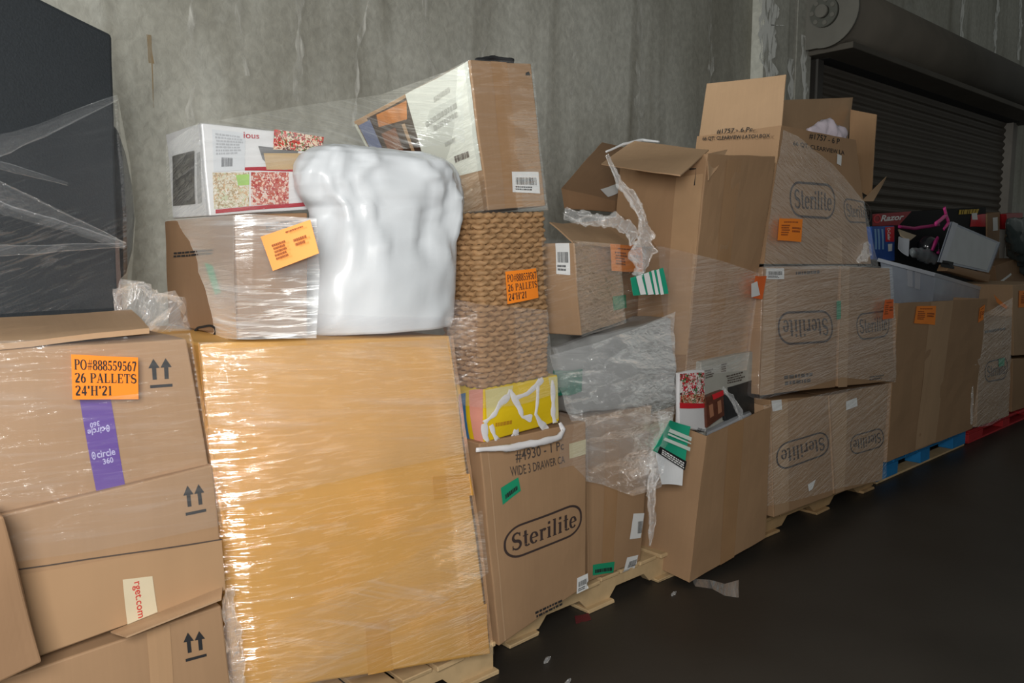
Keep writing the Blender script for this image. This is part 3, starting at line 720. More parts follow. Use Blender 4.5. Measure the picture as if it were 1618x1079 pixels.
# ------------------------------------------------------------------ golden carton stack
Y = Carton('carton', 'very large golden yellow carton wrapped in clear film', [(317, 543), (711, 531), (776, 1034), (371, 1100)], 1.84, .57, YELLOW_C, seed=6, bulge=.010, bevel=.006)
Y.sheet('tape_strip', 'front', [(682, 752), (742, 748), (748, 782), (684, 788)], TAPE_Y, .002)
Y.sheet('tape_strip', 'front', [(575, 985), (612, 978), (622, 1058), (582, 1066)], TAPE_Y, .002)
Y.sheet('tape_strip', 'front', [(735, 960), (768, 953), (772, 1028), (742, 1034)], TAPE_Y, .002)
BC1 = Carton('carton', 'dark brown carton with green side sticker, standing on the golden carton', [(372, 340), (486, 336), (486, 532), (377, 534)], 1.87, .50, KRAFT_D, seed=7)
BC1.sheet('green_sticker', 'left', [(329, 415), (341, 420), (353, 462), (345, 466)], GREEN, .003)
BC1.put('small_print', 'left', [(275, 396), (340, 392), (341, 402), (276, 406)], small_print(3, 2), INK, .002)
BC1.put('badge_print', 'front', [(416, 350), (482, 345), (482, 358), (418, 364)], small_print(8, 3), INK_D, .002)
BC1.put('hand_hole', 'left', [(308, 518), (340, 513), (342, 530), (310, 536)], band(stadium(.3), .1, 2, 1), INK, .002)
FC = Carton('printed_carton', 'white and red food-photo printed carton on top of the dark brown carton', [(318, 194), (512, 215), (500, 330), (331, 341)], 2.07, .27, plain('white_printed_card', (.70, .70, .70, 1), .35, var=.04), seed=8, bulge=.003)
def blotches(name, cols, dens=7.0):
    """flat food-photo print: patches of colour"""
    if name in MC: return MC[name]
    m, nt, out_ = newmat(name); b = N(nt, 'ShaderNodeBsdfPrincipled', Roughness=.35)
    tc = N(nt, 'ShaderNodeTexCoord'); vo = N(nt, 'ShaderNodeTexVoronoi', Scale=dens); nz = N(nt, 'ShaderNodeTexNoise', Scale=dens * .8)
    ad = N(nt, 'ShaderNodeMix', data_type='RGBA'); ad.inputs['Factor'].default_value = .12
    nt.links.new(tc.outputs['Object'], nz.inputs['Vector']); nt.links.new(tc.outputs['Object'], ad.inputs['A']); nt.links.new(nz.outputs['Color'], ad.inputs['B']); nt.links.new(ad.outputs['Result'], vo.inputs['Vector'])
    sp = N(nt, 'ShaderNodeSeparateColor'); nt.links.new(vo.outputs['Color'], sp.inputs[0])
    r = N(nt, 'ShaderNodeValToRGB'); r.color_ramp.interpolation = 'CONSTANT'
    while len(r.color_ramp.elements) < len(cols): r.color_ramp.elements.new(1)
    for i, c in enumerate(cols): r.color_ramp.elements[i].position = i / len(cols); r.color_ramp.elements[i].color = c
    nt.links.new(sp.outputs[0], r.inputs[0]); nt.links.new(r.outputs[0], b.inputs['Base Color']); nt.links.new(b.outputs[0], out_.inputs[0]); MC[name] = m; return m
SALAD = blotches('salad_photo_print', [srgb(*c) for c in ((180, 30, 30), (225, 200, 170), (90, 30, 25), (90, 120, 60), (205, 60, 45), (230, 215, 195))], 75)
VEG = blotches('vegetable_photo_print', [srgb(*c) for c in ((212, 205, 185), (190, 195, 165), (222, 216, 205), (200, 170, 135), (205, 200, 180), (170, 150, 120))], 80)
MEAT = blotches('meat_photo_print', [srgb(*c) for c in ((190, 110, 100), (225, 190, 170), (170, 60, 60), (215, 200, 190), (180, 90, 70))], 75)
REDP = plain('dark_red_print', (.40, .015, .03, 1), .4)
GREYP = plain('grey_bowl_print', (.17, .17, .17, 1), .4)
ds = FC.sheet('data_label', 'front', [(334, 204), (386, 210), (386, 268), (338, 271)], plain('pale_grey_label', (.62, .64, .66, 1), .4, var=.03), .002)
FC.put('small_print', 'front', [(338, 208), (382, 214), (382, 242), (340, 244)], small_print(4, 7), plain('pale_print', (.42, .43, .45, 1), .6), .0035, ds)
FC.put('bars', 'front', [(349, 248), (367, 249), (367, 262), (349, 263)], bars(5, y0=0, y1=1), plain('pale_print2', (.12, .12, .13, 1), .6), .0035, ds)
line_text(FC, 'front', [(383, 208), (408, 211), (408, 219), (383, 218)], 'ious', REDP, .003)
FC.put('bowl_picture', 'front', [(405, 218), (470, 228), (470, 272), (410, 268)], ([(0, .75), (1, .8), (.92, .35), (.7, .05), (.3, .05), (.08, .35)], [(0, 5, 4, 3, 2, 1)][::-1]), GREYP, .003)
FC.put('bowl_picture', 'front', [(415, 242), (478, 242), (478, 268), (420, 268)], quad2(0, 0, 1, 1), plain('tan_print', (.5, .36, .2, 1), .4), .0035)
FC.sheet('salad_picture', 'front', [(432, 204), (511, 216), (508, 240), (430, 236)], SALAD, .004)
FC.sheet('red_stripe', 'front', [(386, 264), (505, 262), (505, 272), (386, 269)], REDP, .002)
FC.sheet('vegetable_picture', 'front', [(336, 272), (393, 272), (393, 326), (338, 330)], VEG, .002)
FC.sheet('lime_picture', 'front', [(372, 276), (393, 275), (393, 292), (376, 293)], plain('lime_print', (.35, .55, .16, 1), .4, var=.3, scale=40), .003)
FC.sheet('meat_picture', 'front', [(396, 272), (455, 272), (455, 322), (396, 325)], MEAT, .002)
FC.sheet('red_stripe', 'front', [(340, 331), (500, 318), (500, 324), (340, 337)], REDP, .003)
FC.sheet('window_picture', 'left', [(273, 247), (309, 238), (311, 322), (275, 325)], plain('dark_oven_print', (.035, .03, .03, 1), .3), .002)
FC.sheet('window_picture', 'left', [(313, 242), (318, 240), (321, 320), (315, 322)], plain('grey_panel_print', (.4, .4, .4, 1), .3), .002)
# white bag
V, Fs, UV = [], [], []
prof = [(536, 560, 640, .55), (535, 512, 672, .85), (528, 484, 694, .95), (505, 475, 700, 1), (470, 474, 704, 1), (430, 479, 706, 1), (390, 486, 707, 1), (362, 492, 710, .98), (346, 492, 715, .98), (332, 488, 721, .96), (316, 472, 723, .95), (300, 464, 723, .95), (284, 463, 722, .92), (266, 470, 719, .86), (252, 479, 712, .76), (243, 492, 700, .62), (237, 512, 680, .45), (234, 550, 640, .2)]
nr = 72; YC = 1.985
dense = []
for i in range(len(prof) - 1):
    for t in range(5): dense.append([lerp(a, b, t / 5) for a, b in zip(prof[i], prof[i + 1])])
dense.append(list(prof[-1]))
zb = 1.175
for v_, ul, ur, dd in dense:
    pl, pr = px(ul, v_, YC), px(ur, v_, YC); c = (pl + pr) / 2; rx = (pr - pl).length / 2
    for k in range(nr):
        a = 2 * pi * k / nr; ca, sa = cos(a), sin(a)
        e = .75; X = math.copysign(abs(ca) ** e, ca); Yy = math.copysign(abs(sa) ** e, sa)
        P = c + Vector((X * rx, Yy * .145 * dd, 0))
        z = P.z; up_ = min(1, max(0, (z - 1.36) / .12)); lo = 1 - up_
        fold = abs(noise.noise(Vector((X * 3.5 + P.z * 2.2, Yy * 2, P.z * 5)))) ** .6 * .042 * up_ + noise.noise(P * 26) * .004 * (.4 + up_) + abs(noise.noise(P * 11)) * .010 + noise.fractal(Vector((P.x * 9, P.y * 9, P.z * 4)), 1, 2, 4) * (.012 * lo + .022 * up_)
        pleat = sin(X * 15 + noise.noise(P * 5) * 4 + (z - 1.4) * 16) * .008 * math.exp(-((z - 1.43) / .07) ** 2) + (abs(sin((P.x * .9 - P.z) * 26 + noise.noise(P * 6) * 3)) ** 3 - .4) * .016 * up_ * (.4 + .6 * noise.noise(P * 4 + Vector((3, 0, 0))))
        P = P + Vector((X * .35, Yy, 0)) * (-(fold) + pleat)
        P.z = max(P.z, zb); V.append(P); UV.append((k / nr, v_ / 300))
m_ = len(dense)
for i in range(m_ - 1):
    for k in range(nr): Fs.append((i * nr + k, i * nr + (k + 1) % nr, (i + 1) * nr + (k + 1) % nr, (i + 1) * nr + k))
Fs += [tuple(range(nr))[::-1], tuple((m_ - 1) * nr + k for k in range(nr))]
BAGM = plain('white_plastic_bag', (.68, .71, .74, 1), .36, var=.03, scale=12, coat=.2, bump=.35)
bag = mk('plastic_bag', V, Fs, BAGM, None, origin=base_of(V), uvs=UV, smooth=True)
tag(bag, 'big stuffed white plastic bag standing on the golden carton', 'bag')
V = [px(538 + 9 * cos(radians(a)), 284 + 8 * sin(radians(a)), 1.815) for a in range(0, 360, 45)]
# tilted printed carton on top
f = [px(771, 333, 1.95), px(862, 326, 1.95), px(839, 100, 1.95), px(742, 95, 1.95)]
b_ = [px(640, 345, 2.66), px(720, 345, 2.66), px(640, 185, 2.66), px(558, 192, 2.66)]
TC = Carton('printed_carton', 'long tilted carton with room photo and white printed side, topmost by the wall', None, 0, 0, KRAFT, corners=f + b_, seed=9, bulge=.004)
def T(a, b): return (a, b)
L_ = lambda a0, b0, a1, b1: [(a0, b1), (a1, b1), (a1, b0), (a0, b0)]
TC.sheet('white_panel', 'left', [(.50, .995), (.99, .995), (.99, .28), (.50, .28)], plain('off_white_print', (.64, .65, .58, 1), .4, var=.05), .0015, st=True)
TC.sheet('room_photo', 'left', L_(.13, .2, .50, .97), plain('dark_room_photo', (.045, .022, .013, 1), .35, var=.6, scale=14), .002, st=True)
TC.sheet('photo_part', 'left', L_(.03, .2, .15, .95), plain('blue_grey_photo_part', (.14, .16, .26, 1), .35), .0025, st=True)
TC.sheet('photo_part', 'left', [(.22, .96), (.50, .95), (.46, .82), (.2, .86)], plain('orange_photo_part', (.50, .17, .03, 1), .35, var=.5, scale=20), .003, st=True)
TC.sheet('photo_part', 'left', [(.2, .80), (.34, .80), (.34, .2), (.2, .2)], plain('brown_photo_part', (.20, .08, .04, 1), .35), .003, st=True)
TC.sheet('photo_part', 'left', [(.40, .80), (.43, .80), (.46, .2), (.43, .2)], plain('pale_photo_part', (.36, .22, .12, 1), .35), .003, st=True)
TC.sheet('photo_part', 'left', L_(0, .2, .025, .97), plain('cream_photo_part', (.5, .5, .42, 1), .35), .0035, st=True)
SCR = plain('pale_grey_script', (.44, .44, .39, 1), .6)
TC.put('small_print', 'left', [(.88, .66), (.60, .62), (.60, .74), (.88, .78)], small_print(12, 2), SCR, .003, st=True)
TC.put('small_print', 'left', [(.84, .84), (.7, .82), (.7, .88), (.84, .90)], small_print(13, 1), SCR, .003, st=True)
TC.put('small_print', 'left', [(.82, .50), (.72, .49), (.72, .54), (.82, .55)], small_print(14, 1), SCR, .003, st=True)
TC.put('small_print', 'left', [(.92, .36), (.74, .34), (.74, .42), (.92, .43)], small_print(15, 1), INK_D, .003, st=True)
barcode(TC, 'front', [(807, 271), (850, 272), (852, 307), (809, 304)], seed=3)
TC.sheet('tape_strip', 'front', [(775, 97), (800, 98), (826, 328), (798, 330)], plain('glossy_tan_tape', (.38, .22, .11, 1), .15, var=.08), .0015)
TC.sheet('black_mark', 'front', [(829, 115), (834, 113), (837, 119), (829, 119)], INK, .003)
TC.sheet('hand_hole', 'top', [(.55, .25), (.95, .25), (.95, .1), (.55, .1)], INK, .003, st=True)
crumple('black_film_scrap', [(px(752, 97, 2.0), .006), (px(780, 92, 2.02), .010), (px(812, 97, 2.0), .006)], INK, TC.root, seed=5, amp=.8)
# woven basket
WK = Carton('wicker_basket', 'woven brown wicker basket with orange label under the tilted carton', [(755, 337), (857, 335), (863, 593), (764, 613)], 1.885, .175, plain('dark_wicker_core', (.10, .055, .025, 1), .8), cat='basket', seed=10, bulge=.006, rough=.006)
WICK = plain('braided_rush', (.36, .21, .10, 1), .7, var=.45, scale=45, bump=.5)
ROWS = 34
for k in range(ROWS):
    t0 = (k + .5) / ROWS; V, Fs, UV = [], [], []; rr = WK.L[2] / ROWS * .56
    path = [('left', i / 14) for i in range(15)] + [('front', i / 24) for i in range(25)] + [('right', i / 14) for i in range(15)] + [('back', i / 24) for i in range(25)]
    s_ = 0; prev = None; n5 = 0
    for fce, a in path:
        P = WK.pt(fce, a, t0); nn = WK.nrm(fce, a, t0)
        if prev is not None: s_ += (P - prev).length
        prev = P; h_ = rr * (.9 + .75 * sin(s_ * 2 * pi / .052 + k * pi * .97) + .35 * noise.noise(P * 60)); tw = rr * .35 * sin(s_ * 2 * pi / .026 + k)
        for dz, q in ((-1, 0), (-.6, .8), (0, 1.15), (.6, .8), (1, 0)):
            V.append(P + nn * (.004 + max(.0015, h_) * q) + Vector((0, 0, dz * rr * .95 + tw))); UV.append((s_, dz))
        n5 += 1
    for i in range(n5 - 1):
        for j in range(4): Fs.append((i * 5 + j, (i + 1) * 5 + j, (i + 1) * 5 + j + 1, i * 5 + j + 1))
    mk('woven_strand', V, Fs, WICK, WK.root, uvs=UV, smooth=True)
orange_po(WK, 'front', [(786, 429), (834, 423), (837, 470), (790, 479)], .032)
# yellow bag pack
YP = Carton('yellow_pack', 'yellow pack with pink side and torn white film, under the wicker basket', [(764, 614), (881, 592), (884, 665), (764, 700)], 1.885, .36, plain('bright_yellow_pack', (.72, .50, .012, 1), .35, var=.12), cat='pack', seed=11, bulge=.012)
YP.sheet('pink_side', 'left', [(742, 616), (764, 615), (764, 706), (752, 706)], plain('salmon_pink_print', (.78, .34, .26, 1), .45), .003)
YP.sheet('blue_side', 'left', [(728, 622), (738, 620), (745, 704), (738, 704)], plain('blue_print', (.06, .20, .42, 1), .45), .004)
TORN = plain('torn_white_film', (.74, .72, .73, 1), .4, var=.08, coat=.2)
for pts, w0, w1 in (([(764, 669), (780, 653), (787, 638), (800, 627), (804, 616)], .022, .018), ([(811, 629), (830, 621), (846, 608), (857, 597)], .016, .022), ([(804, 616), (809, 629), (817, 645), (822, 658), (837, 660)], .018, .024),
                    ([(848, 608), (845, 634), (843, 653), (852, 667), (867, 680)], .016, .018), ([(872, 600), (872, 616), (873, 653), (876, 667)], .02, .02), ([(774, 671), (780, 688), (787, 698), (809, 697), (811, 688), (814, 679)], .02, .018), ([(814, 679), (818, 693), (824, 698), (850, 694), (876, 680)], .02, .02), ([(764, 669), (766, 690), (775, 704)], .02, .024)):
    ribbon3(YP, 'front', pts, w0, TORN, .0025, .0015, w1=w1, wob=.45, name='torn_film')
YP.put('small_print', 'front', [(780, 664), (812, 658), (812, 668), (780, 674)], small_print(4, 1), plain('ochre_print', (.45, .22, .01, 1), .6), .003)
w = crumple('film_lip', [(px(752, 711, 1.86), .006), (px(800, 708, 1.85), .011), (px(850, 700, 1.845), .012), (px(884, 690, 1.85), .012), (px(890, 680, 1.86), .009), (px(884, 668, 1.87), .005)], TORN, YP.root, seed=3, amp=.3, ring=10, seg=8)
pale = plain('pale_yellow_print', (.66, .58, .25, 1), .45)
YP.sheet('pale_border', 'front', [(766, 617), (810, 609), (806, 624), (768, 668)], pale, .0025)
YP.sheet('pale_border', 'front', [(866, 596), (880, 594), (882, 668), (874, 668)], pale, .0025)
# drawer cart carton
DC = Carton('carton', 'tall brown carton with large oval script badge and drawer cart print, front of the row', [(757, 701), (926, 666), (926, 925), (788, 1021)], 1.88, .36, KRAFT, seed=12, bulge=.008)
badge(DC, 'front', [(796, 838), (916, 792), (917, 838), (797, 887)])
line_text(DC, 'front', [(813, 711), (889, 697), (890, 711), (814, 731)], '#4930 - 1 Pc', INK_D)
line_text(DC, 'front', [(804, 737), (891, 719), (892, 730), (806, 753)], 'WIDE 3 DRAWER CA', INK_D)
DC.sheet('green_sticker', 'front', [(789, 771), (817, 753), (821, 774), (792, 797)], GREEN, .003)
DC.put('small_print', 'front', [(793, 778), (814, 762), (816, 772), (795, 789)], small_print(2, 1), INK, .0045)
DC.sheet('paper_sticker', 'front', [(898, 701), (925, 694), (925, 718), (899, 724)], plain('pale_yellow_paper', (.58, .52, .33, 1), .6), .003)
barcode(DC, 'front', [(911, 913), (928, 905), (929, 928), (910, 938)], seed=7)
DC.put('small_print', 'front', [(845, 963), (893, 942), (893, 953), (846, 976)], small_print(9, 2), INK, .002)
DC.sheet('fold_line', 'front', [(768, 702), (769.5, 702), (798, 1012), (796, 1013)], KRAFT_P, .0022)
slab(DC.root, 'side_flap', pp((741, 712, 2.02), (757, 701, 1.885), (789, 1019, 1.885), (766, 985, 2.02)), .005, KRAFT_P, wob=.01)
# film over the golden stack
def gold_rows():
    R = []
    for v0, ul, ur, vr in ((541, 317, 711, 531), (700, 331, 732, 690), (880, 352, 757, 862), (1098, 371, 776, 1034)):
        r = [(ul - 15, v0 + 4, 2.08), (ul - 3, v0, 1.838), (ul + 16, v0, 1.829), (ul + 40, v0, 1.814), (ul + 75, v0, 1.800), (ul + 120, v0, 1.789), (ul + 230, lerp(v0, vr, .6), 1.798), (ur - 40, vr, 1.815), (ur, vr, 1.83), (ur + 5, vr, 1.88)]
        R.append(r)
    return R
film('stretch_film', 'clear film shining over the golden carton front', gold_rows(), film_mat('golden_carton_film', haze=.03, streak=.16, rot=7, refl=3.0, bump=.5, rough=.14, tint=(.95, .9, .85)), 'stretch film sheets', seed=7, amp=.0035, sub=10)
film('stretch_film', 'second hazy film layer over the upper half of the golden carton', [[(318, 552, 1.815), (420, 548, 1.774), (560, 542, 1.778), (705, 536, 1.80)], [(326, 640, 1.812), (430, 640, 1.772), (575, 630, 1.778), (722, 615, 1.80)], [(340, 810, 1.808), (450, 778, 1.774), (600, 745, 1.778), (742, 715, 1.80)]], film_mat('tan_hazy_film', haze=.11, streak=.2, rot=9, refl=2.0, bump=.6, rough=.14, tint=(.88, .80, .74)), 'stretch film sheets', seed=8, amp=.004, sub=18)
film('stretch_film', 'fanned clear film across the lower right of the golden carton', [[(420, 990, 1.785), (560, 930, 1.785), (680, 860, 1.79), (762, 805, 1.805)], [(430, 1085, 1.785), (560, 1030, 1.785), (690, 960, 1.79), (772, 905, 1.81)]], film_mat('fanned_film', haze=.02, streak=.25, rot=24, refl=1.6, bump=.8, rough=.14, sx=1.2, sy=55), 'stretch film sheets', seed=10, amp=.004, sub=18)
fb = film('stretch_film', 'shiny film over the dark brown carton, tilted orange label stuck on it', [[(262, 348, 2.38), (330, 342, 2.0), (370, 340, 1.855), (400, 338, 1.838), (500, 345, 1.735)], [(270, 430, 2.38), (335, 430, 1.98), (370, 430, 1.85), (400, 430, 1.825), (505, 430, 1.695)], [(292, 530, 2.38), (345, 534, 1.99), (374, 536, 1.845), (400, 536, 1.81), (500, 534, 1.685)]], film_mat('glare_whitened_film', haze=.20, streak=.95, rot=2, refl=4.0, bump=.3, rough=.33, sy=60), 'stretch film sheets', seed=9, amp=.005)  # strong white streaks and haze paint in the glare on this film
ol = slab(fb, 'orange_label', pp((412, 374, 1.80), (490, 347, 1.69), (504, 400, 1.675), (431, 428, 1.775)), .0008, ORANGE_L, wob=.002, n=6)
def facequad(parent, name, pts, shape, mat, off):
    TL, TR, BR, BL = pts; nr_ = (TR - TL).cross(BL - TL).normalized()
    if nr_.dot(FW) > 0: nr_ = -nr_
    vs, fs = shape; return mk(name, [lerp(lerp(BL, BR, x), lerp(TL, TR, x), y) + nr_ * off for x, y in vs], fs, mat, parent)
OLP = plain('orange_label_print', (.30, .08, .02, 1), .7)
facequad(ol, 'lettering', pp((412, 374, 1.797), (490, 347, 1.687), (504, 400, 1.672), (431, 428, 1.772)), merge(fit(small_print(21, 5), .16, .24, .44, .68), fit(small_print(22, 2), .6, .42, .86, .62), fit(small_print(23, 1), .5, .86, .85, .9)), OLP, .004)
film('stretch_film', 'clear film strands stretched between the food-photo carton and the tilted carton', [[(345, 190, 2.06), (470, 168, 2.2), (600, 150, 2.35), (742, 100, 1.97)], [(420, 205, 2.05), (520, 205, 2.1), (620, 190, 2.2), (730, 150, 1.94)], [(500, 235, 2.03), (560, 240, 2.05), (640, 235, 2.05), (735, 225, 1.93)]], film_mat('strand_film', haze=.004, streak=.5, rot=16, sx=1.2, sy=50, refl=.9), 'stretch film sheets', seed=11, amp=.004)
film('stretch_film', 'clear film over the food-photo carton', [[(262, 228, 2.34), (316, 192, 2.05), (400, 200, 2.045), (512, 212, 2.045)], [(263, 280, 2.34), (322, 270, 2.05), (400, 270, 2.045), (490, 280, 2.045)], [(266, 342, 2.34), (330, 344, 2.05), (400, 340, 2.045), (490, 336, 2.03)]], film_mat('light_film', haze=.03, streak=.2, rot=-10, refl=1.2), 'stretch film sheets', seed=13, amp=.003)
film('stretch_film', 'clear film over the tilted printed carton', [[(600, 170, 2.6), (742, 93, 1.935), (790, 95, 1.93), (842, 98, 1.935)], [(640, 260, 2.5), (754, 215, 1.93), (800, 215, 1.92), (852, 215, 1.935)], [(690, 340, 2.3), (770, 340, 1.935), (815, 335, 1.925), (866, 332, 1.94)]], film_mat('glinting_film', haze=.02, streak=.12, rot=-4, refl=1.3, bump=.8), 'stretch film sheets', seed=15, amp=.004)
film('stretch_film', 'clear film across the wicker basket and the yellow pack', [[(706, 470, 1.90), (755, 480, 1.835), (810, 485, 1.83), (866, 490, 1.85)], [(708, 560, 1.88), (758, 570, 1.835), (815, 570, 1.83), (872, 575, 1.85)], [(730, 640, 1.86), (765, 645, 1.845), (820, 640, 1.845), (886, 620, 1.855)]], film_mat('mauve_film', haze=.09, streak=.05, rot=-3, tint=(.80, .74, .76), refl=.8), 'stretch film sheets', seed=17, amp=.005)
film('stretch_film', 'film band folded over the bottom of the white bag', [[(480, 495, 1.815), (600, 500, 1.81), (705, 500, 1.82), (760, 505, 1.93)], [(480, 520, 1.815), (600, 522, 1.81), (708, 520, 1.82), (762, 530, 1.93)], [(485, 545, 1.815), (600, 548, 1.815), (714, 548, 1.82), (764, 552, 1.93)]], film_mat('mauve_film', haze=.16), 'stretch film sheets', seed=19, amp=.004)
film('stretch_film', 'hazy film corner draped over the top right of the drawer cart carton', [[(884, 650, 1.86), (905, 655, 1.855), (928, 662, 1.86)], [(884, 740, 1.862), (905, 735, 1.86), (930, 760, 1.862)]], film_mat('mauve_film', haze=.16), 'stretch film sheets', seed=21, amp=.004)

# ------------------------------------------------------------------ middle stack
E_ = Carton('carton', 'brown carton with green sticker low on its front, between drawer cart carton and open carton', [(925, 660), (1030, 640), (1012, 886), (930, 919)], 2.0, .5, KRAFT, seed=14)
g = E_.sheet('green_sticker', 'front', [(936, 892), (970, 887), (968, 904), (936, 909)], GREEN, .003)
E_.put('lettering', 'front', [(939, 896), (966, 892), (966, 901), (939, 905)], small_print(3, 1), INK, .0045, g)
E_.sheet('white_sticker', 'front', [(999, 811), (1017, 810), (1011, 849), (993, 851)], WHITE, .003)
E_.sheet('barcode_label', 'front', [(990, 880), (1008, 876), (1004, 898), (984, 905)], WHITE, .003)
E_.put('bars', 'front', [(1006, 822), (1014, 821), (1012, 842), (1005, 843)], bars(4), INK, .0045)
E_.put('bars', 'front', [(994, 886), (1006, 882), (1003, 893), (990, 898)], bars(6), INK, .0045)
E_.sheet('tape_strip', 'front', [(957, 655), (980, 651), (968, 903), (950, 911)], plain('glossy_tan_tape', (.38, .22, .11, 1), .15), .0015)
GREYB = plain('grey_plastic_sheeting', (.34, .34, .335, 1), .35, var=.35, scale=9, coat=.3, bump=.4)
G_ = Carton('wrapped_bundle', 'grey film-wrapped bundle with green printed patch under the barcoded carton', [(872, 549), (1062, 503), (1066, 633), (905, 655)], 2.0, .45, GREYB, cat='bundle', seed=15, bulge=.015, rough=.014, bevel=.02, n=20)
G_.sheet('green_patch', 'front', [(874, 588), (914, 580), (915, 615), (880, 624)], plain('dark_green_print', (.01, .17, .11, 1), .35, var=.3, scale=60), .010, n=8)
F_ = Carton('carton', 'brown carton turned at an angle with barcode side and orange label, on the grey bundle', [(907, 384), (1046, 388), (1042, 486), (919, 530)], 1.85, .13, KRAFT, yaw=25, seed=16)
barcode(F_, 'left', [(877, 384), (899, 384), (902, 434), (880, 432)], seed=9)
orange_small(F_, 'front', [(941, 385), (993, 388), (994, 430), (942, 428)], .055, 31)
F_.sheet('green_sticker', 'front', [(965, 468), (985, 466), (987, 486), (967, 490)], GREEN, .004)
slab(F_.root, 'raised_flap', pp((868, 352, 2.0), (985, 342, 2.2), (1040, 388, 2.12), (905, 383, 1.86)), .005, KRAFT_P, wob=.01)
KC = Carton('carton', 'dark brown carton tilted against the wall behind the tall open carton', None, 0, 0, KRAFT_D, corners=[px(892, 330, 2.42), px(985, 337, 2.42), px(983, 320, 2.42), px(886, 297, 2.42), px(940, 320, 2.85), px(1010, 320, 2.85), px(1012, 238, 2.85), px(951, 224, 2.85)], seed=17)
KC.sheet('white_label', 'top', [(948, 300), (975, 292), (983, 303), (960, 312)], WHITE, .003)
f = [px(1082, 596, 1.975), px(1176, 592, 1.975), px(1226, 247, 1.86), px(1118, 243, 1.86)]
TT = Carton('carton', 'tall brown carton with folded-over top flap leaning in the middle of the row', None, 0, 0, KRAFT, corners=f + [p + Vector((0, .45, 0)) for p in f], seed=18, bulge=.006, rough=.006)
slab(TT.root, 'top_flap', pp((1000, 222, 2.25), (1120, 236, 1.90), (1075, 277, 1.80), (950, 258, 2.22)), .005, KRAFT_P, wob=.004)
slab(TT.root, 'torn_flap', pp((1118, 243, 1.865), (1150, 236, 1.885), (1132, 268, 1.86), (1120, 285, 1.858)), .004, KRAFT_P, wob=.006)
TT.sheet('tape_strip', 'left', [(1068, 280), (1112, 275), (1085, 560), (1052, 560)], plain('pale_tape_on_carton', (.47, .30, .17, 1), .4), .0015)
TT.sheet('tape_strip', 'front', [(1148, 252), (1172, 252), (1130, 585), (1110, 585)], plain('glossy_tan_tape', (.38, .22, .11, 1), .15), .0015)
TT.put('pen_line', 'left', [(1090, 266), (1101, 266), (1099, 294), (1088, 296)], ([(0, .92), (1, .94), (1, 1), (0, 1), (.85, 0), (1, 0)], [(0, 1, 2, 3), (4, 5, 2)]), INK, .003)
oo = TT.sheet('orange_label', 'front', [(1174, 432), (1195, 433), (1188, 470), (1170, 466)], plain('deep_orange_label_paper', (.80, .15, .03, 1), .55), .055, label='curled orange paper label')
TT.sheet('label_back', 'front', [(1166, 445), (1176, 440), (1183, 462), (1168, 466)], WHITE, .060)
# open carton with printed goods
oc = [px(1089, 920, 1.88), px(1209, 850, 1.88), px(1218, 643, 1.88), px(1116, 689, 1.88)]
ob = [px(1011, 884, 2.13), px(1112, 834, 2.13), px(1117, 622, 2.13), px(1024, 655, 2.13)]
OC = Carton('carton', 'open topped brown carton full of printed packs, tipping onto the dark floor', None, 0, 0, KRAFT, corners=oc + ob, open_top=True, seed=19, rough=.003, bevel=0)
OC.sheet('tape_strip', 'front', [(1150, 674), (1176, 662), (1160, 880), (1138, 892)], plain('glossy_tan_tape', (.38, .22, .11, 1), .15), .0015)
IC = Carton('carton', 'plain carton standing inside the open carton under the tall leaning carton', [(1100, 600), (1190, 588), (1188, 800), (1098, 840)], 2.01, .09, KRAFT_D, seed=20)
GB = Carton('printed_box', 'grey printed box standing at the back of the open carton', [(1108, 572), (1190, 555), (1194, 690), (1112, 720)], 1.94, .035, plain('grey_printed_card', (.36, .35, .31, 1), .45, var=.12), cat='box', seed=21, bulge=.002)
for i_, q in enumerate(([(1113, 584), (1127, 580), (1127, 594), (1114, 598)], [(1138, 574), (1148, 572), (1148, 586), (1139, 588)], [(1146, 592), (1176, 585), (1176, 600), (1148, 606)])):
    GB.put('small_print', 'front', q, small_print(30 + i_, 4), INK_D, .002)
GB.sheet('dark_picture', 'front', [(1148, 612), (1190, 600), (1192, 660), (1150, 670)], plain('dark_photo_print', (.03, .028, .026, 1), .4, var=.5, scale=30), .002)
RP = Carton('printed_pack', 'red and white food-printed pack leaning in the open carton', [(1074, 590), (1113, 585), (1116, 682), (1073, 672)], 1.93, .02, plain('white_glossy_pack', (.72, .71, .72, 1), .3, var=.04), cat='pack', seed=22)
FRUIT = blotches('fruit_photo_print', [srgb(*c) for c in ((200, 30, 50), (230, 220, 215), (190, 40, 60), (60, 110, 60), (235, 225, 220), (70, 40, 30))], 60)
RP.sheet('fruit_picture', 'front', [(1074, 591), (1112, 588), (1113, 624), (1074, 624)], FRUIT, .002)
RP.sheet('food_picture', 'front', [(1074, 624), (1113, 621), (1114, 638), (1074, 636)], SALAD, .0025)
RP.sheet('red_stripe', 'front', [(1073, 636), (1114, 637), (1115, 644), (1073, 645)], plain('bright_red_print', (.62, .02, .03, 1), .35), .003)
RP.put('bars', 'front', [(1102, 675), (1115, 678), (1114, 684), (1101, 682)], bars(8), INK, .003)
DR = Carton('printed_box', 'dark red and brown printed box between the red pack and the grey box', [(1115, 627), (1143, 616), (1145, 656), (1117, 676)], 1.92, .03, plain('brown_photo_card', (.11, .035, .02, 1), .35, var=.6, scale=40), cat='box', seed=23, bulge=.002)
DR.sheet('red_stripe', 'front', [(1124, 623), (1142, 616), (1143, 624), (1126, 631)], plain('bright_red_print', (.62, .02, .03, 1), .35), .002)
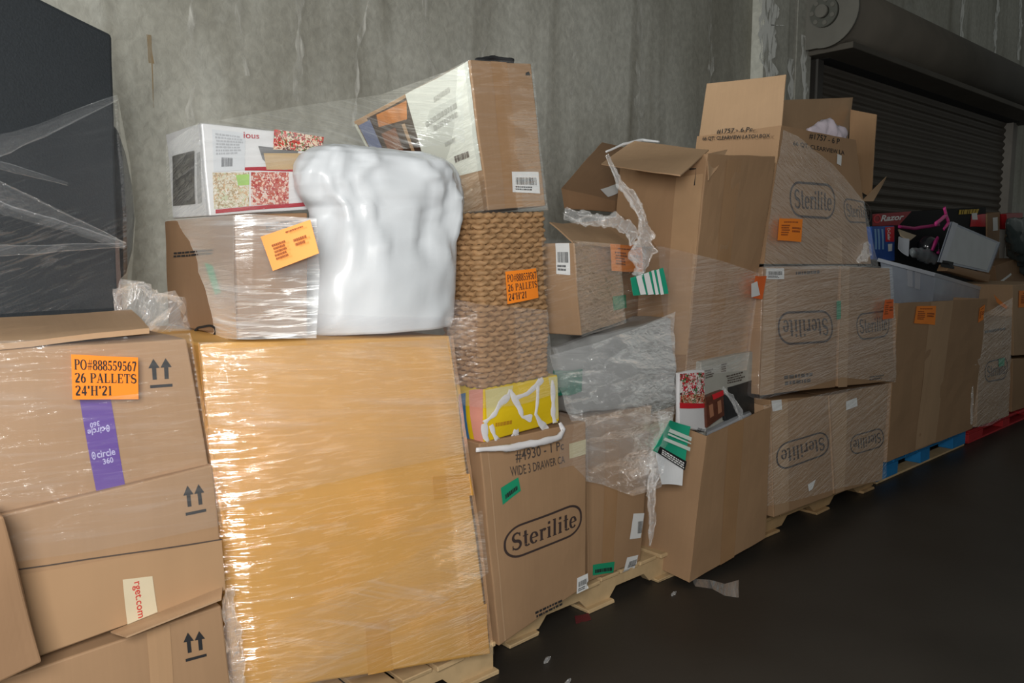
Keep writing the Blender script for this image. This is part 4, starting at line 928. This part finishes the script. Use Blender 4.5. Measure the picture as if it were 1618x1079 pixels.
for q in ([(1119, 640), (1125, 637), (1127, 656), (1121, 660)], [(1132, 634), (1138, 631), (1140, 650), (1134, 654)]): DR.sheet('pale_picture', 'front', q, plain('pale_brown_print', (.36, .16, .09, 1), .4), .002)
BK = Carton('printed_box', 'black box beside the dark red printed box in the open carton', [(1143, 622), (1165, 630), (1166, 665), (1146, 665)], 1.925, .03, plain('black_card', (.015, .015, .016, 1), .4), cat='box', seed=24, bulge=.001)
GF = Carton('folded_sheet', 'grey plastic sheet lying just inside the open carton rim', None, 0, 0, plain('grey_shiny_plastic', (.33, .34, .36, 1), .25), corners=[px(1117, 695, 1.9), px(1188, 660, 1.9), px(1186, 652, 1.9), px(1117, 684, 1.9), px(1118, 684, 1.95), px(1184, 656, 1.95), px(1183, 648, 1.95), px(1117, 676, 1.95)], cat='plastic', seed=25)
FOIL = plain('crinkled_silver_foil', (.62, .63, .65, 1), .22, metal=.7, var=.3, scale=60, bump=1.0)
w = crumple('foil_strip', [(px(1142, 612, 1.925), .008), (px(1158, 632, 1.915), .012), (px(1170, 652, 1.9), .014), (px(1174, 675, 1.89), .010)], FILM_WHITE, seed=6, amp=1.0, ring=12, seg=10); tag(w, 'shiny crinkled film strip hanging in the open carton', 'plastic film')
# green printed bag hanging at the carton corner
GP = plain('green_bag_print', (.015, .32, .19, 1), .4, var=.12)
gb = slab(None, 'printed_bag', pp((1058, 664, 1.885), (1092, 674, 1.86), (1082, 738, 1.845), (1033, 712, 1.89)), .004, GP, wob=.012, n=10)
tag(gb, 'green and white printed plastic bag hanging over the open carton corner', 'bag')
for q in (((1056, 676), (1090, 690), (1089, 696), (1053, 681)), ((1048, 690), (1088, 706), (1087, 712), (1045, 694)), ((1053, 683), (1089, 699), (1089, 701), (1052, 686))):
    facequad(gb, 'white_stripe', [px(u_, v_, 1.85 + (1090 - u_) * .0008) for u_, v_ in q], grid2(2, 1), plain('soft_white_print', (.6, .68, .62, 1), .4), .012)
facequad(gb, 'black_panel', [px(u_, v_, 1.845 + (1090 - u_) * .0008) for u_, v_ in ((1040, 704), (1082, 728), (1079, 742), (1036, 714))], grid2(2, 1), plain('black_card', (.015, .015, .016, 1), .4), .012)
facequad(gb, 'small_print', [px(u_, v_, 1.845 + (1090 - u_) * .0008) for u_, v_ in ((1042, 707), (1079, 729), (1077, 739), (1040, 715))], small_print(6, 3), WHITE, .014)
slab(gb, 'white_lower_flap', pp((1036, 714, 1.888), (1080, 741, 1.846), (1079, 768, 1.85), (1047, 766, 1.885)), .004, plain('white_plastic', (.72, .73, .74, 1), .35), wob=.014, n=8)
# torn green-striped label with film strand
gl_ = slab(None, 'torn_label', pp((997, 439, 1.815), (1048, 423, 1.805), (1056, 464, 1.800), (1001, 467, 1.810)), .002, GP, wob=.006, n=8)
tag(gl_, 'torn green and white striped label dangling on the film strand', 'label')
for a, b in (((1004, 437), (1012, 434)), ((1016, 433), (1024, 430)), ((1028, 428), (1032, 427)), ((1036, 427), (1040, 425))):
    facequad(gl_, 'white_stripe', [px(a[0] - 1, a[1], 1.80), px(b[0] - 1, b[1], 1.80), px(b[0] + 7, 465, 1.793), px(a[0] + 6, 466, 1.795)], grid2(1, 3), WHITE, .006)
w = crumple('film_strand', [(px(958, 245, 1.850), .006), (px(975, 280, 1.840), .012), (px(1000, 315, 1.830), .016), (px(1016, 345, 1.820), .018), (px(1018, 380, 1.810), .04), (px(1012, 415, 1.800), .036), (px(1008, 436, 1.800), .02)], FILM_WHITE, seed=9, amp=.9, ring=16, seg=12)
tag(w, 'long twisted strand of white film hanging from the tall carton flap', 'plastic film')
w = crumple('film_strand', [(px(892, 338, 1.900), .014), (px(930, 344, 1.880), .020), (px(975, 352, 1.850), .024), (px(1005, 375, 1.820), .02)], FILM_WHITE, seed=12, amp=.9, ring=14, seg=12)
tag(w, 'crumpled film strand lying across the barcoded carton top', 'plastic film')
rb = crumple('white_strap', [(px(957, 240, 2.26), .004), (px(985, 228, 2.25), .006), (px(1015, 221, 2.24), .006), (px(1042, 224, 2.2), .004)], plain('white_plastic', (.72, .73, .74, 1), .35), seed=14, amp=.2)
tag(rb, 'white plastic strap curling over the tall carton flap', 'strap')
w = crumple('film_strand', [(px(1050, 650, 1.9), .03), (px(1040, 720, 1.9), .028), (px(1030, 780, 1.88), .02), (px(1031, 830, 1.88), .012), (px(1027, 862, 1.88), .006)], FILM_WHITE, seed=16, amp=.9, ring=14, seg=14)
tag(w, 'tapering strand of crumpled film hanging down the open carton side', 'plastic film')
FH = film_mat('grey_crumpled_film', haze=.30, streak=.6, rot=9, sx=4, sy=22, bump=1.0, refl=1.6, tint=(.80, .81, .82))
film('stretch_film', 'thick crumpled grey film over the bundle and carton behind the open carton', [[(868, 562, 1.955), (930, 545, 1.94), (1000, 522, 1.93), (1066, 492, 1.93)], [(880, 600, 1.93), (930, 610, 1.915), (1000, 600, 1.90), (1068, 580, 1.90)], [(898, 655, 1.92), (930, 680, 1.915), (1000, 680, 1.89), (1066, 660, 1.88)], [(922, 760, 1.97), (950, 765, 1.955), (1000, 784, 1.93), (1046, 770, 1.90)]], FH, 'stretch film sheets', seed=23, amp=.016, freq=7, sub=22)
film('stretch_film', 'clear film tight across the angled barcoded carton', [[(855, 376, 1.850), (905, 380, 1.825), (980, 386, 1.910), (1050, 390, 1.840)], [(860, 450, 1.850), (912, 455, 1.820), (985, 450, 1.910), (1056, 440, 1.830)], [(866, 525, 1.850), (920, 532, 1.825), (990, 510, 1.910), (1060, 490, 1.830)]], film_mat('glinting_film'), 'stretch film sheets', seed=25, amp=.003)
film('stretch_film', 'hazy film band across the lower half of the tall leaning carton', [[(1040, 388, 1.975), (1092, 400, 1.90), (1140, 412, 1.885), (1200, 432, 1.885)], [(1045, 470, 1.975), (1088, 490, 1.92), (1130, 490, 1.905), (1192, 500, 1.905)], [(1060, 585, 1.96), (1082, 592, 1.945), (1130, 590, 1.93), (1180, 585, 1.935)]], film_mat('mauve_film', haze=.16), 'stretch film sheets', seed=27, amp=.004)
# floor scraps
w = film('film_scrap', '', [[pz(1092, 914, .012), pz(1122, 916, .03), pz(1145, 922, .012), pz(1167, 916, .02)], [pz(1098, 926, .004), pz(1125, 930, .012), pz(1145, 941, .004), pz(1167, 944, .004)]], FILM_WHITE, seed=2, amp=.004)
w['label'] = 'scrap of clear film lying on the floor below the open carton'; w['category'] = 'plastic film'
sc_ = slab(None, 'red_scrap', [pz(908, 972, .006), pz(930, 968, .006), pz(934, 978, .004), pz(910, 984, .004)], .002, plain('dull_red_scrap', (.12, .015, .02, 1), .6), wob=.004); tag(sc_, 'small dull red scrap on the dark floor by the pallet', 'scrap')
for i_, (u_, v_, lab) in enumerate(((865, 1043, 'pale film crumb on the floor right of the golden carton'), (897, 1078, 'pale film crumb at the bottom border of the picture'), (1065, 938, 'pale film crumb on the floor left of the film scrap'))):
    c_ = pz(u_, v_, .006); o = crumple('film_crumb', [(c_ + Vector((-.02, -.004, 0)), .005), (c_, .009), (c_ + Vector((.02, .006, 0)), .004)], FILM_WHITE, seed=30 + i_, ring=8, seg=4); tag(o, lab, 'scrap')

# ------------------------------------------------------------------ badge-printed carton stack
GS = 'badge-printed brown cartons in the square stack'
def kraftstack(label, quad, depth, seed, y=1.9): return Carton('carton', label, quad, y, depth, KRAFT, group=GS, seed=seed, bulge=.003, rough=.002)
N1 = kraftstack('badge-printed carton at bottom left of the square stack, badge upside down', [(1217, 632), (1308, 625), (1316, 782), (1223, 818)], .5, 40)
N2 = kraftstack('badge-printed carton at bottom right of the square stack', [(1310, 625), (1404, 606), (1394, 758), (1318, 781)], .5, 41)
M1 = kraftstack('badge-printed carton in the middle row left of the square stack, badge upside down', [(1206, 422), (1325, 420), (1320, 612), (1199, 624)], .5, 42)
M2 = kraftstack('badge-printed carton in the middle row right of the square stack, orange label on it', [(1329, 420), (1406, 424), (1414, 602), (1324, 611)], .5, 43)
STP = cardboard('pale_cardboard', (.47, .305, .18))
badge(M1, 'front', [(1316, 539), (1230, 544), (1228, 494), (1312, 491)])
badge(M2, 'front', [(1352, 497), (1404, 491), (1404, 530), (1354, 537)], mat=INK_D)
badge(N1, 'front', [(1310, 715), (1228, 744), (1226, 704), (1306, 680)])
badge(N2, 'front', [(1396, 704), (1344, 719), (1342, 690), (1394, 675)])
for c, q in ((M1, [(1207, 424), (1228, 423), (1222, 622), (1200, 625)]), (M2, [(1329, 421), (1342, 421), (1338, 611), (1324, 612)]), (N1, [(1218, 633), (1244, 631), (1246, 806), (1224, 816)]), (N2, [(1312, 626), (1339, 620), (1334, 775), (1320, 780)])):
    c.sheet('tape_strip', 'front', q, STP, .0012)
M1.put('small_print', 'front', [(1238, 590), (1290, 584), (1290, 602), (1238, 609)], small_print(50, 2), INK_D, .002)
M1.put('small_print', 'front', [(1256, 426), (1295, 424), (1295, 432), (1256, 434)], small_print(51, 1), INK_D, .002)
M2.put('small_print', 'front', [(1372, 593), (1398, 590), (1398, 598), (1372, 601)], small_print(52, 2), INK_D, .002)
barcode(M1, 'front', [(1207, 424), (1235, 424), (1235, 441), (1206, 441)], .012, 11)
M1.sheet('green_sticker', 'front', [(1318, 476), (1327, 475), (1326, 503), (1318, 505)], GREEN, .012)
orange_small(M2, 'front', [(1383, 473), (1397, 472), (1397, 502), (1379, 504)], .05, 35, plain('deep_orange_label_paper', (.80, .15, .03, 1), .55))
N1.sheet('white_sticker', 'front', [(1217, 633), (1233, 631), (1234, 647), (1219, 650)], WHITE, .006)
N2.sheet('white_sticker', 'front', [(1335, 634), (1352, 628), (1353, 641), (1335, 648)], WHITE, .006)
N1.sheet('white_sticker', 'front', [(1274, 765), (1287, 757), (1282, 772), (1276, 776)], WHITE, .006)
SS = Carton('carton', 'open topmost badge-printed carton of the square stack with raised flaps', [(1235, 198), (1352, 221), (1376, 417), (1207, 417)], 1.9, .45, KRAFT, group=GS, open_top=True, seed=44, rough=.003, bevel=0)
badge(SS, 'front', [(1247, 288), (1318, 292), (1317, 346), (1250, 340)])
badge(SS, 'front', [(1331, 312), (1375, 322), (1378, 352), (1336, 350)], mat=INK_D)
line_text(SS, 'front', [(1279, 209), (1327, 219), (1326, 229), (1278, 219)], '#1757 - 6 P', INK)
line_text(SS, 'front', [(1253, 223), (1334, 238), (1334, 246), (1253, 231)], '66 QT. CLEARVIEW LA', INK)
orange_small(SS, 'front', [(1220, 345), (1257, 346), (1254, 382), (1217, 380)], .036, 37)
SS.sheet('tape_strip', 'front', [(1308, 380), (1330, 375), (1330, 416), (1306, 416)], STP, .0015)
SS.sheet('white_sticker', 'front', [(1322, 243), (1329, 246), (1328, 262), (1321, 258)], WHITE, .004)
lf = slab(SS.root, 'left_flap', pp((1117, 132, 2.34), (1242, 118, 1.9), (1235, 200, 1.9), (1102, 235, 2.34)), .005, KRAFT_P, wob=.006)
LFQ = pp((1117, 132, 2.34), (1242, 118, 1.9), (1235, 200, 1.9), (1102, 235, 2.34))
def lfpt(u_, v_):  # point on the left flap plane seen at a pixel
    n_ = (LFQ[1] - LFQ[0]).cross(LFQ[3] - LFQ[0]); d = ray(u_, v_); return O + d * (n_.dot(LFQ[0] - O) / n_.dot(d))
for q, t_ in (([(1135, 205), (1194, 201), (1193, 209), (1134, 213)], '#1757 - 6 Pc.'), ([(1112, 217), (1219, 212), (1218, 219), (1112, 224)], '66 QT. CLEARVIEW LATCH BOX')):
    facequad(lf, 'lettering', [lfpt(*k_) for k_ in q], fit(sans(t_, .013)), INK, .010)
slab(SS.root, 'back_flap', pp((1238, 158, 2.34), (1347, 154, 2.34), (1338, 240, 2.34), (1234, 210, 2.34)), .005, KRAFT_P, wob=.005)
rf = slab(SS.root, 'right_flap', pp((1344, 173, 2.33), (1385, 181, 2.12), (1376, 312, 2.0), (1338, 290, 2.2)), .005, KRAFT, wob=.004)
facequad(rf, 'small_print', pp((1354, 217, 2.24), (1383, 220, 2.1), (1382, 234, 2.1), (1353, 231, 2.24)), small_print(60, 2), INK_D, .012)
slab(SS.root, 'front_flap', pp((1362, 318, 1.95), (1401, 279, 1.99), (1396, 290, 2.0), (1380, 318, 1.96)), .005, KRAFT_P)
cl = crumple('folded_cloth', [(px(1277, 208, 2.05), .02), (px(1298, 208, 2.05), .06), (px(1318, 212, 2.04), .06), (px(1336, 214, 2.03), .03)], plain('pink_white_cloth', (.80, .70, .78, 1), .7, var=.15, scale=20), seed=21, amp=.4); tag(cl, 'folded pink and white cloth poking out of the open topmost carton', 'cloth')
film('stretch_film', 'clear film drawn diagonally over the open topmost badge carton', [[(1238, 205, 1.885), (1262, 215, 1.875), (1290, 240, 1.87), (1318, 262, 1.885)], [(1222, 300, 1.885), (1270, 300, 1.87), (1320, 300, 1.865), (1366, 318, 1.885)], [(1206, 425, 1.885), (1265, 425, 1.87), (1330, 425, 1.865), (1388, 420, 1.885)]], film_mat('mauve_film2', haze=.06, streak=.05, rot=28, tint=(.80, .74, .76), refl=.8), 'stretch film sheets', seed=31, amp=.005)
film('stretch_film', 'hazy film round the middle row of the badge-printed cartons', [[(1178, 435, 1.98), (1206, 420, 1.88), (1260, 420, 1.872), (1330, 418, 1.872), (1410, 422, 1.88)], [(1175, 530, 1.98), (1202, 530, 1.88), (1260, 530, 1.868), (1330, 520, 1.868), (1416, 515, 1.88)], [(1170, 620, 1.98), (1197, 632, 1.88), (1260, 618, 1.872), (1330, 596, 1.872), (1416, 604, 1.88)]], film_mat('mauve_film', haze=.16), 'stretch film sheets', seed=33, amp=.006)
film('stretch_film', 'clear film round the bottom row of the badge-printed cartons', [[(1206, 640, 1.885), (1260, 632, 1.875), (1330, 616, 1.875), (1408, 605, 1.885)], [(1212, 800, 1.885), (1260, 790, 1.875), (1330, 770, 1.875), (1400, 758, 1.885)]], FILM_DARK, 'stretch film sheets', seed=35, amp=.005)
w = crumple('film_knot', [(px(1356, 410, 1.87), .015), (px(1366, 402, 1.865), .03), (px(1374, 388, 1.87), .02)], FILM_WHITE, seed=23, amp=.8); tag(w, 'bunched film knot at the right of the topmost badge carton', 'plastic film')

# ------------------------------------------------------------------ tall open bin on the blue pallet
GY = Carton('carton', 'tall plain open brown bin carton on the blue pallet', [(1420, 479), (1560, 472), (1536, 677), (1401, 730)], 1.93, .95, KRAFT, open_top=True, seed=50, rough=.004, bevel=0)
orange_small(GY, 'front', [(1447, 484), (1478, 483), (1476, 513), (1443, 511)], .004, 41)
GY.sheet('tape_strip', 'front', [(1471, 477), (1506, 475), (1478, 698), (1446, 710)], STP, .0012)
orange_small(GY, 'front', [(1547, 487), (1555, 481), (1553, 505), (1545, 510)], .004, 43)
TOTE = None
def tote_mat():
    m, nt, out_ = newmat('clear_tote_plastic')
    b = N(nt, 'ShaderNodeBsdfPrincipled', Roughness=.22); b.inputs['Base Color'].default_value = (.58, .63, .72, 1)
    t = N(nt, 'ShaderNodeBsdfTransparent'); t.inputs[0].default_value = (.85, .88, .95, 1)
    tc = N(nt, 'ShaderNodeTexCoord'); nz = N(nt, 'ShaderNodeTexNoise', Scale=6.0); nt.links.new(tc.outputs['Object'], nz.inputs[0])
    r = N(nt, 'ShaderNodeMapRange'); r.inputs['To Min'].default_value = .45; r.inputs['To Max'].default_value = .75; nt.links.new(nz.outputs['Fac'], r.inputs['Value'])
    mx = N(nt, 'ShaderNodeMixShader'); nt.links.new(r.outputs[0], mx.inputs[0]); nt.links.new(t.outputs[0], mx.inputs[1]); nt.links.new(b.outputs[0], mx.inputs[2]); nt.links.new(mx.outputs[0], out_.inputs[0]); return m
TOTE = tote_mat()
def tote(label, near, left, right, bnear, bleft, bright, seed, rim=True):
    N_, L2, R2 = near, left, right; FAR = L2 + R2 - N_; bf = bleft + bright - bnear
    t = Carton('storage_tote', label, None, 0, 0, TOTE, corners=[bnear, bright, R2, N_, bleft, bf, FAR, L2], cat='storage box', open_top=True, seed=seed, bevel=.02, rough=0, group='clear storage totes')
    if rim:
        P = [N_, R2, FAR, L2]; c = sum(P, Vector()) / 4; V, Fs = [], []; dz = Vector((0, 0, -.025)); nup = (R2 - N_).cross(L2 - N_).normalized()
        for p in P:
            o_ = (p - c).normalized() * .022; V += [p - o_ * .2 + nup * .004, p + o_ + nup * .004, p + o_ - nup * .022, p - o_ * .1 - nup * .022]
        for i in range(4):
            j = (i + 1) % 4
            for q in range(4): Fs.append((i * 4 + q, j * 4 + q, j * 4 + (q + 1) % 4, i * 4 + (q + 1) % 4))
        r = mk('rim', V, Fs, plain('milky_tote_rim', (.52, .55, .62, 1), .25), t.root)
        md = r.modifiers.new('edge', 'BEVEL'); md.width = .004; md.segments = 2
    return t
T1 = tote('clear bluish storage tote sitting in the top of the plain bin carton', px(1478, 432, 2.08), px(1390, 409, 2.55), px(1570, 460, 2.25), px(1467, 540, 2.14), px(1408, 520, 2.5), px(1548, 545, 2.28), 51)
for a in (.28, .42): T1.sheet('latch', 'left', [(1 - a - .05, .98), (1 - a + .05, .98), (1 - a + .05, .72), (1 - a - .05, .72)], plain('milky_tote_rim', (.52, .55, .62, 1), .25), .008, st=True)
T2 = tote('clear storage tote tipped on its side above the other tote', px(1482, 414, 2.22), px(1488, 416, 2.6), px(1503, 350, 2.22), px(1562, 431, 2.22), px(1566, 425, 2.6), px(1580, 383, 2.22), 52, rim=False)
T2.sheet('side_panel', 'front', [(.06, .97), (.94, .97), (.94, .06), (.06, .06)], plain('milky_tote_plastic', (.50, .53, .56, 1), .3), .003, st=True)
T2.sheet('rim', 'front', [(0, 1.0), (1, 1.0), (1, .90), (0, .90)], plain('milky_tote_rim', (.52, .55, .62, 1), .25), .010, st=True)
RZ = Carton('toy_box', 'long black and red toy box with white italic lettering behind the totes', [(1378, 338), (1558, 327), (1558, 500), (1378, 505)], 2.8, .1, plain('black_glossy_card', (.009, .009, .010, 1), .6, spec=.15), cat='box', seed=53, bulge=.002)
RZ.sheet('red_panel', 'front', [(1378, 338), (1440, 334), (1420, 356), (1378, 357)], plain('deep_red_print', (.30, .012, .016, 1), .35), .002)
RZ.put('emblem', 'front', [(1380, 340), (1390, 339), (1390, 351), (1380, 352)], band([(.5 + .5 * cos(radians(a)), .5 + .5 * sin(radians(a))) for a in range(0, 360, 24)], .1, 1, 1), plain('bright_red_print', (.62, .02, .03, 1), .35), .004)
line_text(RZ, 'front', [(1391, 340), (1428, 338), (1427, 347), (1390, 350)], 'Razor', WHITE, .004, .03, .25)
RZ.put('small_print', 'front', [(1513, 331), (1552, 329), (1549, 337), (1512, 339)], small_print(70, 1, fill=.9), plain('yellow_print', (.55, .36, .02, 1), .5), .004)
RZ.sheet('red_panel', 'front', [(1534, 340), (1557, 338), (1557, 358), (1532, 358)], plain('bright_red_print', (.62, .02, .03, 1), .35), .003)
RZ.sheet('white_sticker', 'front', [(1534, 337), (1543, 336), (1544, 347), (1535, 347)], WHITE, .005)
OB = Carton('printed_box', 'blue printed box with red vertical logo patch at the left of the tote', [(1377, 358), (1413, 357), (1414, 412), (1380, 410)], 2.62, .06, plain('blue_printed_card', (.03, .10, .38, 1), .35, var=.3), cat='box', seed=54, bulge=.002)
rp = OB.sheet('red_panel', 'front', [(1398, 359), (1413, 358), (1412, 382), (1398, 382)], plain('bright_red_print', (.62, .02, .03, 1), .35), .002)
line_text(OB, 'front', [(1406, 360), (1406, 380), (1401, 380), (1401, 360)], 'O-Cedar', WHITE, .004, .03, parent=rp)
for a in (1381, 1386, 1392): OB.sheet('pale_stripe', 'front', [(a, 362), (a + 3, 362), (a + 4, 394), (a + 1, 394)], plain('pale_blue_print', (.22, .40, .66, 1), .35), .002)
OB.sheet('white_patch', 'front', [(1402, 386), (1409, 385), (1409, 396), (1403, 397)], WHITE, .002)
PINK = plain('hot_pink_plastic', (.75, .06, .30, 1), .35, coat=.2)
MAG = plain('magenta_plastic', (.40, .02, .15, 1), .4)
t = thing('toy_scooter', 'hot pink toy scooter handle with dark frame poking up behind the tipped tote', 'toy', tuple(px(1490, 420, 2.66)))
for n_, pts in (('handlebar', [(px(1492, 328, 2.62), .018), (px(1495, 340, 2.62), .02), (px(1478, 354, 2.6), .018)]), ('fork', [(px(1495, 340, 2.62), .018), (px(1499, 352, 2.62), .018), (px(1491, 362, 2.62), .015)]), ('deck_tube', [(px(1420, 358, 2.66), .012), (px(1445, 361, 2.66), .014), (px(1484, 355, 2.62), .012)])):
    crumple(n_, pts, PINK if n_ != 'deck_tube' else MAG, t, amp=.12, ring=10, seg=6)
hl = thing('helmet', 'pink and black sports helmet among toys in the bin', 'helmet', tuple(px(1465, 408, 2.55)))
def dome(name, parent, c, rx, ry, rz, mat, z0=-.4, n=24, m=10):
    V, Fs = [], []
    for i in range(m + 1):
        ph = lerp(math.asin(z0), pi / 2, i / m)
        for k in range(n): a = 2 * pi * k / n; V.append(c + Vector((rx * cos(ph) * cos(a), ry * cos(ph) * sin(a), rz * sin(ph))))
    for i in range(m):
        for k in range(n): Fs.append((i * n + k, i * n + (k + 1) % n, (i + 1) * n + (k + 1) % n, (i + 1) * n + k))
    Fs.append(tuple(range(n))[::-1]); return mk(name, V, Fs, mat, parent, smooth=True)
hc = px(1466, 390, 2.52)
dome('shell', hl, hc, .085, .08, .085, plain('black_helmet_plastic', (.015, .015, .018, 1), .2, coat=.4))
crumple('pink_band', [(hc + Vector((-.07, -.06, -.03)), .018), (hc + Vector((-.055, -.075, .035)), .024), (hc + Vector((-.01, -.075, .07)), .018)], MAG, hl, amp=.1, ring=10)
crumple('pink_band', [(hc + Vector((.05, -.06, -.05)), .02), (hc + Vector((.07, -.05, -.02)), .018)], PINK, hl, amp=.1, ring=10)
gr = crumple('grey_pouch', [(px(1440, 398, 2.5), .03), (px(1458, 402, 2.5), .05), (px(1478, 410, 2.48), .045)], plain('grey_plastic_pouch', (.22, .24, .25, 1), .3), seed=40, amp=.3); tag(gr, 'grey plastic pouch below the helmet in the bin', 'pouch')
pb = slab(None, 'magazine', pp((1420, 362, 2.64), (1448, 372, 2.6), (1438, 380, 2.55), (1424, 372, 2.6)), .008, plain('tan_paper', (.42, .33, .22, 1), .5)); tag(pb, 'tan magazine edge beside the blue printed box', 'magazine')
pb = slab(None, 'plastic_sleeve', pp((1420, 374, 2.6), (1436, 378, 2.56), (1436, 404, 2.5), (1420, 392, 2.55)), .006, plain('pale_plastic_sleeve', (.45, .47, .52, 1), .3), wob=.01); tag(pb, 'pale crumpled plastic sleeve beside the helmet', 'packaging')
BB = Carton('brown_box', 'brown box lying in the clear tote under the tipped tote', None, 0, 0, KRAFT_D, corners=[px(1496, 428, 2.14), px(1562, 446, 2.14), px(1566, 434, 2.14), px(1500, 418, 2.14)] + [px(1496, 428, 2.14) + Vector((0, .07, 0)), px(1562, 446, 2.14) + Vector((0, .07, 0)), px(1566, 434, 2.14) + Vector((0, .07, 0)), px(1500, 418, 2.14) + Vector((0, .07, 0))], cat='box', seed=55)
BB.sheet('black_clip', 'front', [(1488, 411), (1508, 414), (1506, 425), (1487, 421)], INK, .004)
bl = crumple('blue_bag', [(px(1413, 492, 2.06), .03), (px(1417, 515, 2.05), .04), (px(1412, 545, 2.06), .03)], plain('navy_plastic_bag', (.05, .07, .18, 1), .4), seed=42, amp=.4); tag(bl, 'navy plastic bag squeezed between the bin and the badge stack', 'bag')

# ------------------------------------------------------------------ far right load on the red pallet
R1 = Carton('carton', 'film-wrapped badge-printed carton on the red pallet, lowest at far right', [(1550, 516), (1599, 500), (1594, 657), (1543, 675)], 1.96, .6, KRAFT, seed=60)
badge(R1, 'front', [(1556, 573), (1591, 564), (1590, 597), (1555, 604)])
R1.put('small_print', 'front', [(1555, 520), (1592, 514), (1592, 520), (1555, 527)], small_print(80, 1), INK_D, .002)
R1.sheet('green_sticker', 'front', [(1575, 567), (1586, 565), (1585, 577), (1576, 580)], GREEN, .004)
R2 = Carton('carton', 'pale brown carton with orange label at the right border, upper one', [(1600, 450), (1665, 446), (1665, 558), (1602, 562)], 1.98, .5, KRAFT_P, seed=61)
orange_small(R2, 'front', [(1609, 459), (1640, 458), (1640, 484), (1608, 486)], .004, 45)
R3 = Carton('carton', 'pale brown carton at the right border under the upper orange-labelled one', [(1600, 567), (1668, 563), (1666, 628), (1599, 651)], 1.985, .5, KRAFT, seed=62)
w = film('stretch_film', '', [[(1540, 500, 1.940), (1565, 490, 1.920), (1600, 470, 1.915)], [(1540, 560, 1.935), (1568, 560, 1.925), (1598, 545, 1.920)], [(1536, 676, 1.935), (1565, 672, 1.930), (1594, 655, 1.930)]], FILM_DARK, 'stretch film sheets', seed=41, amp=.006); w['label'] = 'clear film round the lowest carton on the red pallet'; w['category'] = 'plastic film'
w = crumple('film_rope', [(px(1537, 610, 1.91), .006), (px(1536, 640, 1.91), .014), (px(1535, 670, 1.91), .01)], FILM_WHITE, seed=44, amp=.5); tag(w, 'shiny film rope at the right edge of the plain bin', 'plastic film')
slab(R1.root, 'orange_scrap', pp((1571, 466, 1.92), (1592, 484, 1.92), (1590, 488, 1.92), (1576, 478, 1.92)), .002, ORANGE, wob=.004)
R4 = Carton('carton', 'brown carton with barcode sticker standing behind the tipped tote', [(1560, 338), (1580, 335), (1578, 480), (1560, 480)], 2.95, .12, KRAFT_D, seed=63)
R4.sheet('white_sticker', 'front', [(1568, 344), (1576, 343), (1576, 364), (1568, 365)], WHITE, .003)
R5 = Carton('carton', 'dark brown open carton behind the pale orange-labelled carton at right', [(1572, 420), (1608, 408), (1640, 452), (1578, 470)], 2.64, .3, KRAFT_D, seed=64)
R5.sheet('white_strip', 'front', [(1580, 443), (1596, 431), (1597, 434), (1582, 446)], WHITE, .003)
db = crumple('wrapped_ball', [(px(1592, 350, 2.6), .03), (px(1610, 372, 2.6), .20), (px(1625, 392, 2.6), .26), (px(1640, 420, 2.6), .18)], plain('dark_green_grey_plastic', (.05, .065, .065, 1), .2, coat=.4), seed=46, amp=.15, ring=24, seg=12); tag(db, 'dark grey film-wrapped round bundle at the right border', 'bundle')
rd = Carton('red_box', 'dark red box behind the dark round bundle at far right', [(1590, 338), (1616, 336), (1616, 362), (1592, 362)], 2.9, .1, plain('deep_red_print', (.30, .012, .016, 1), .35), cat='box', seed=65)

for o in list(bpy.data.objects):
    if '_o' in o: del o['_o']
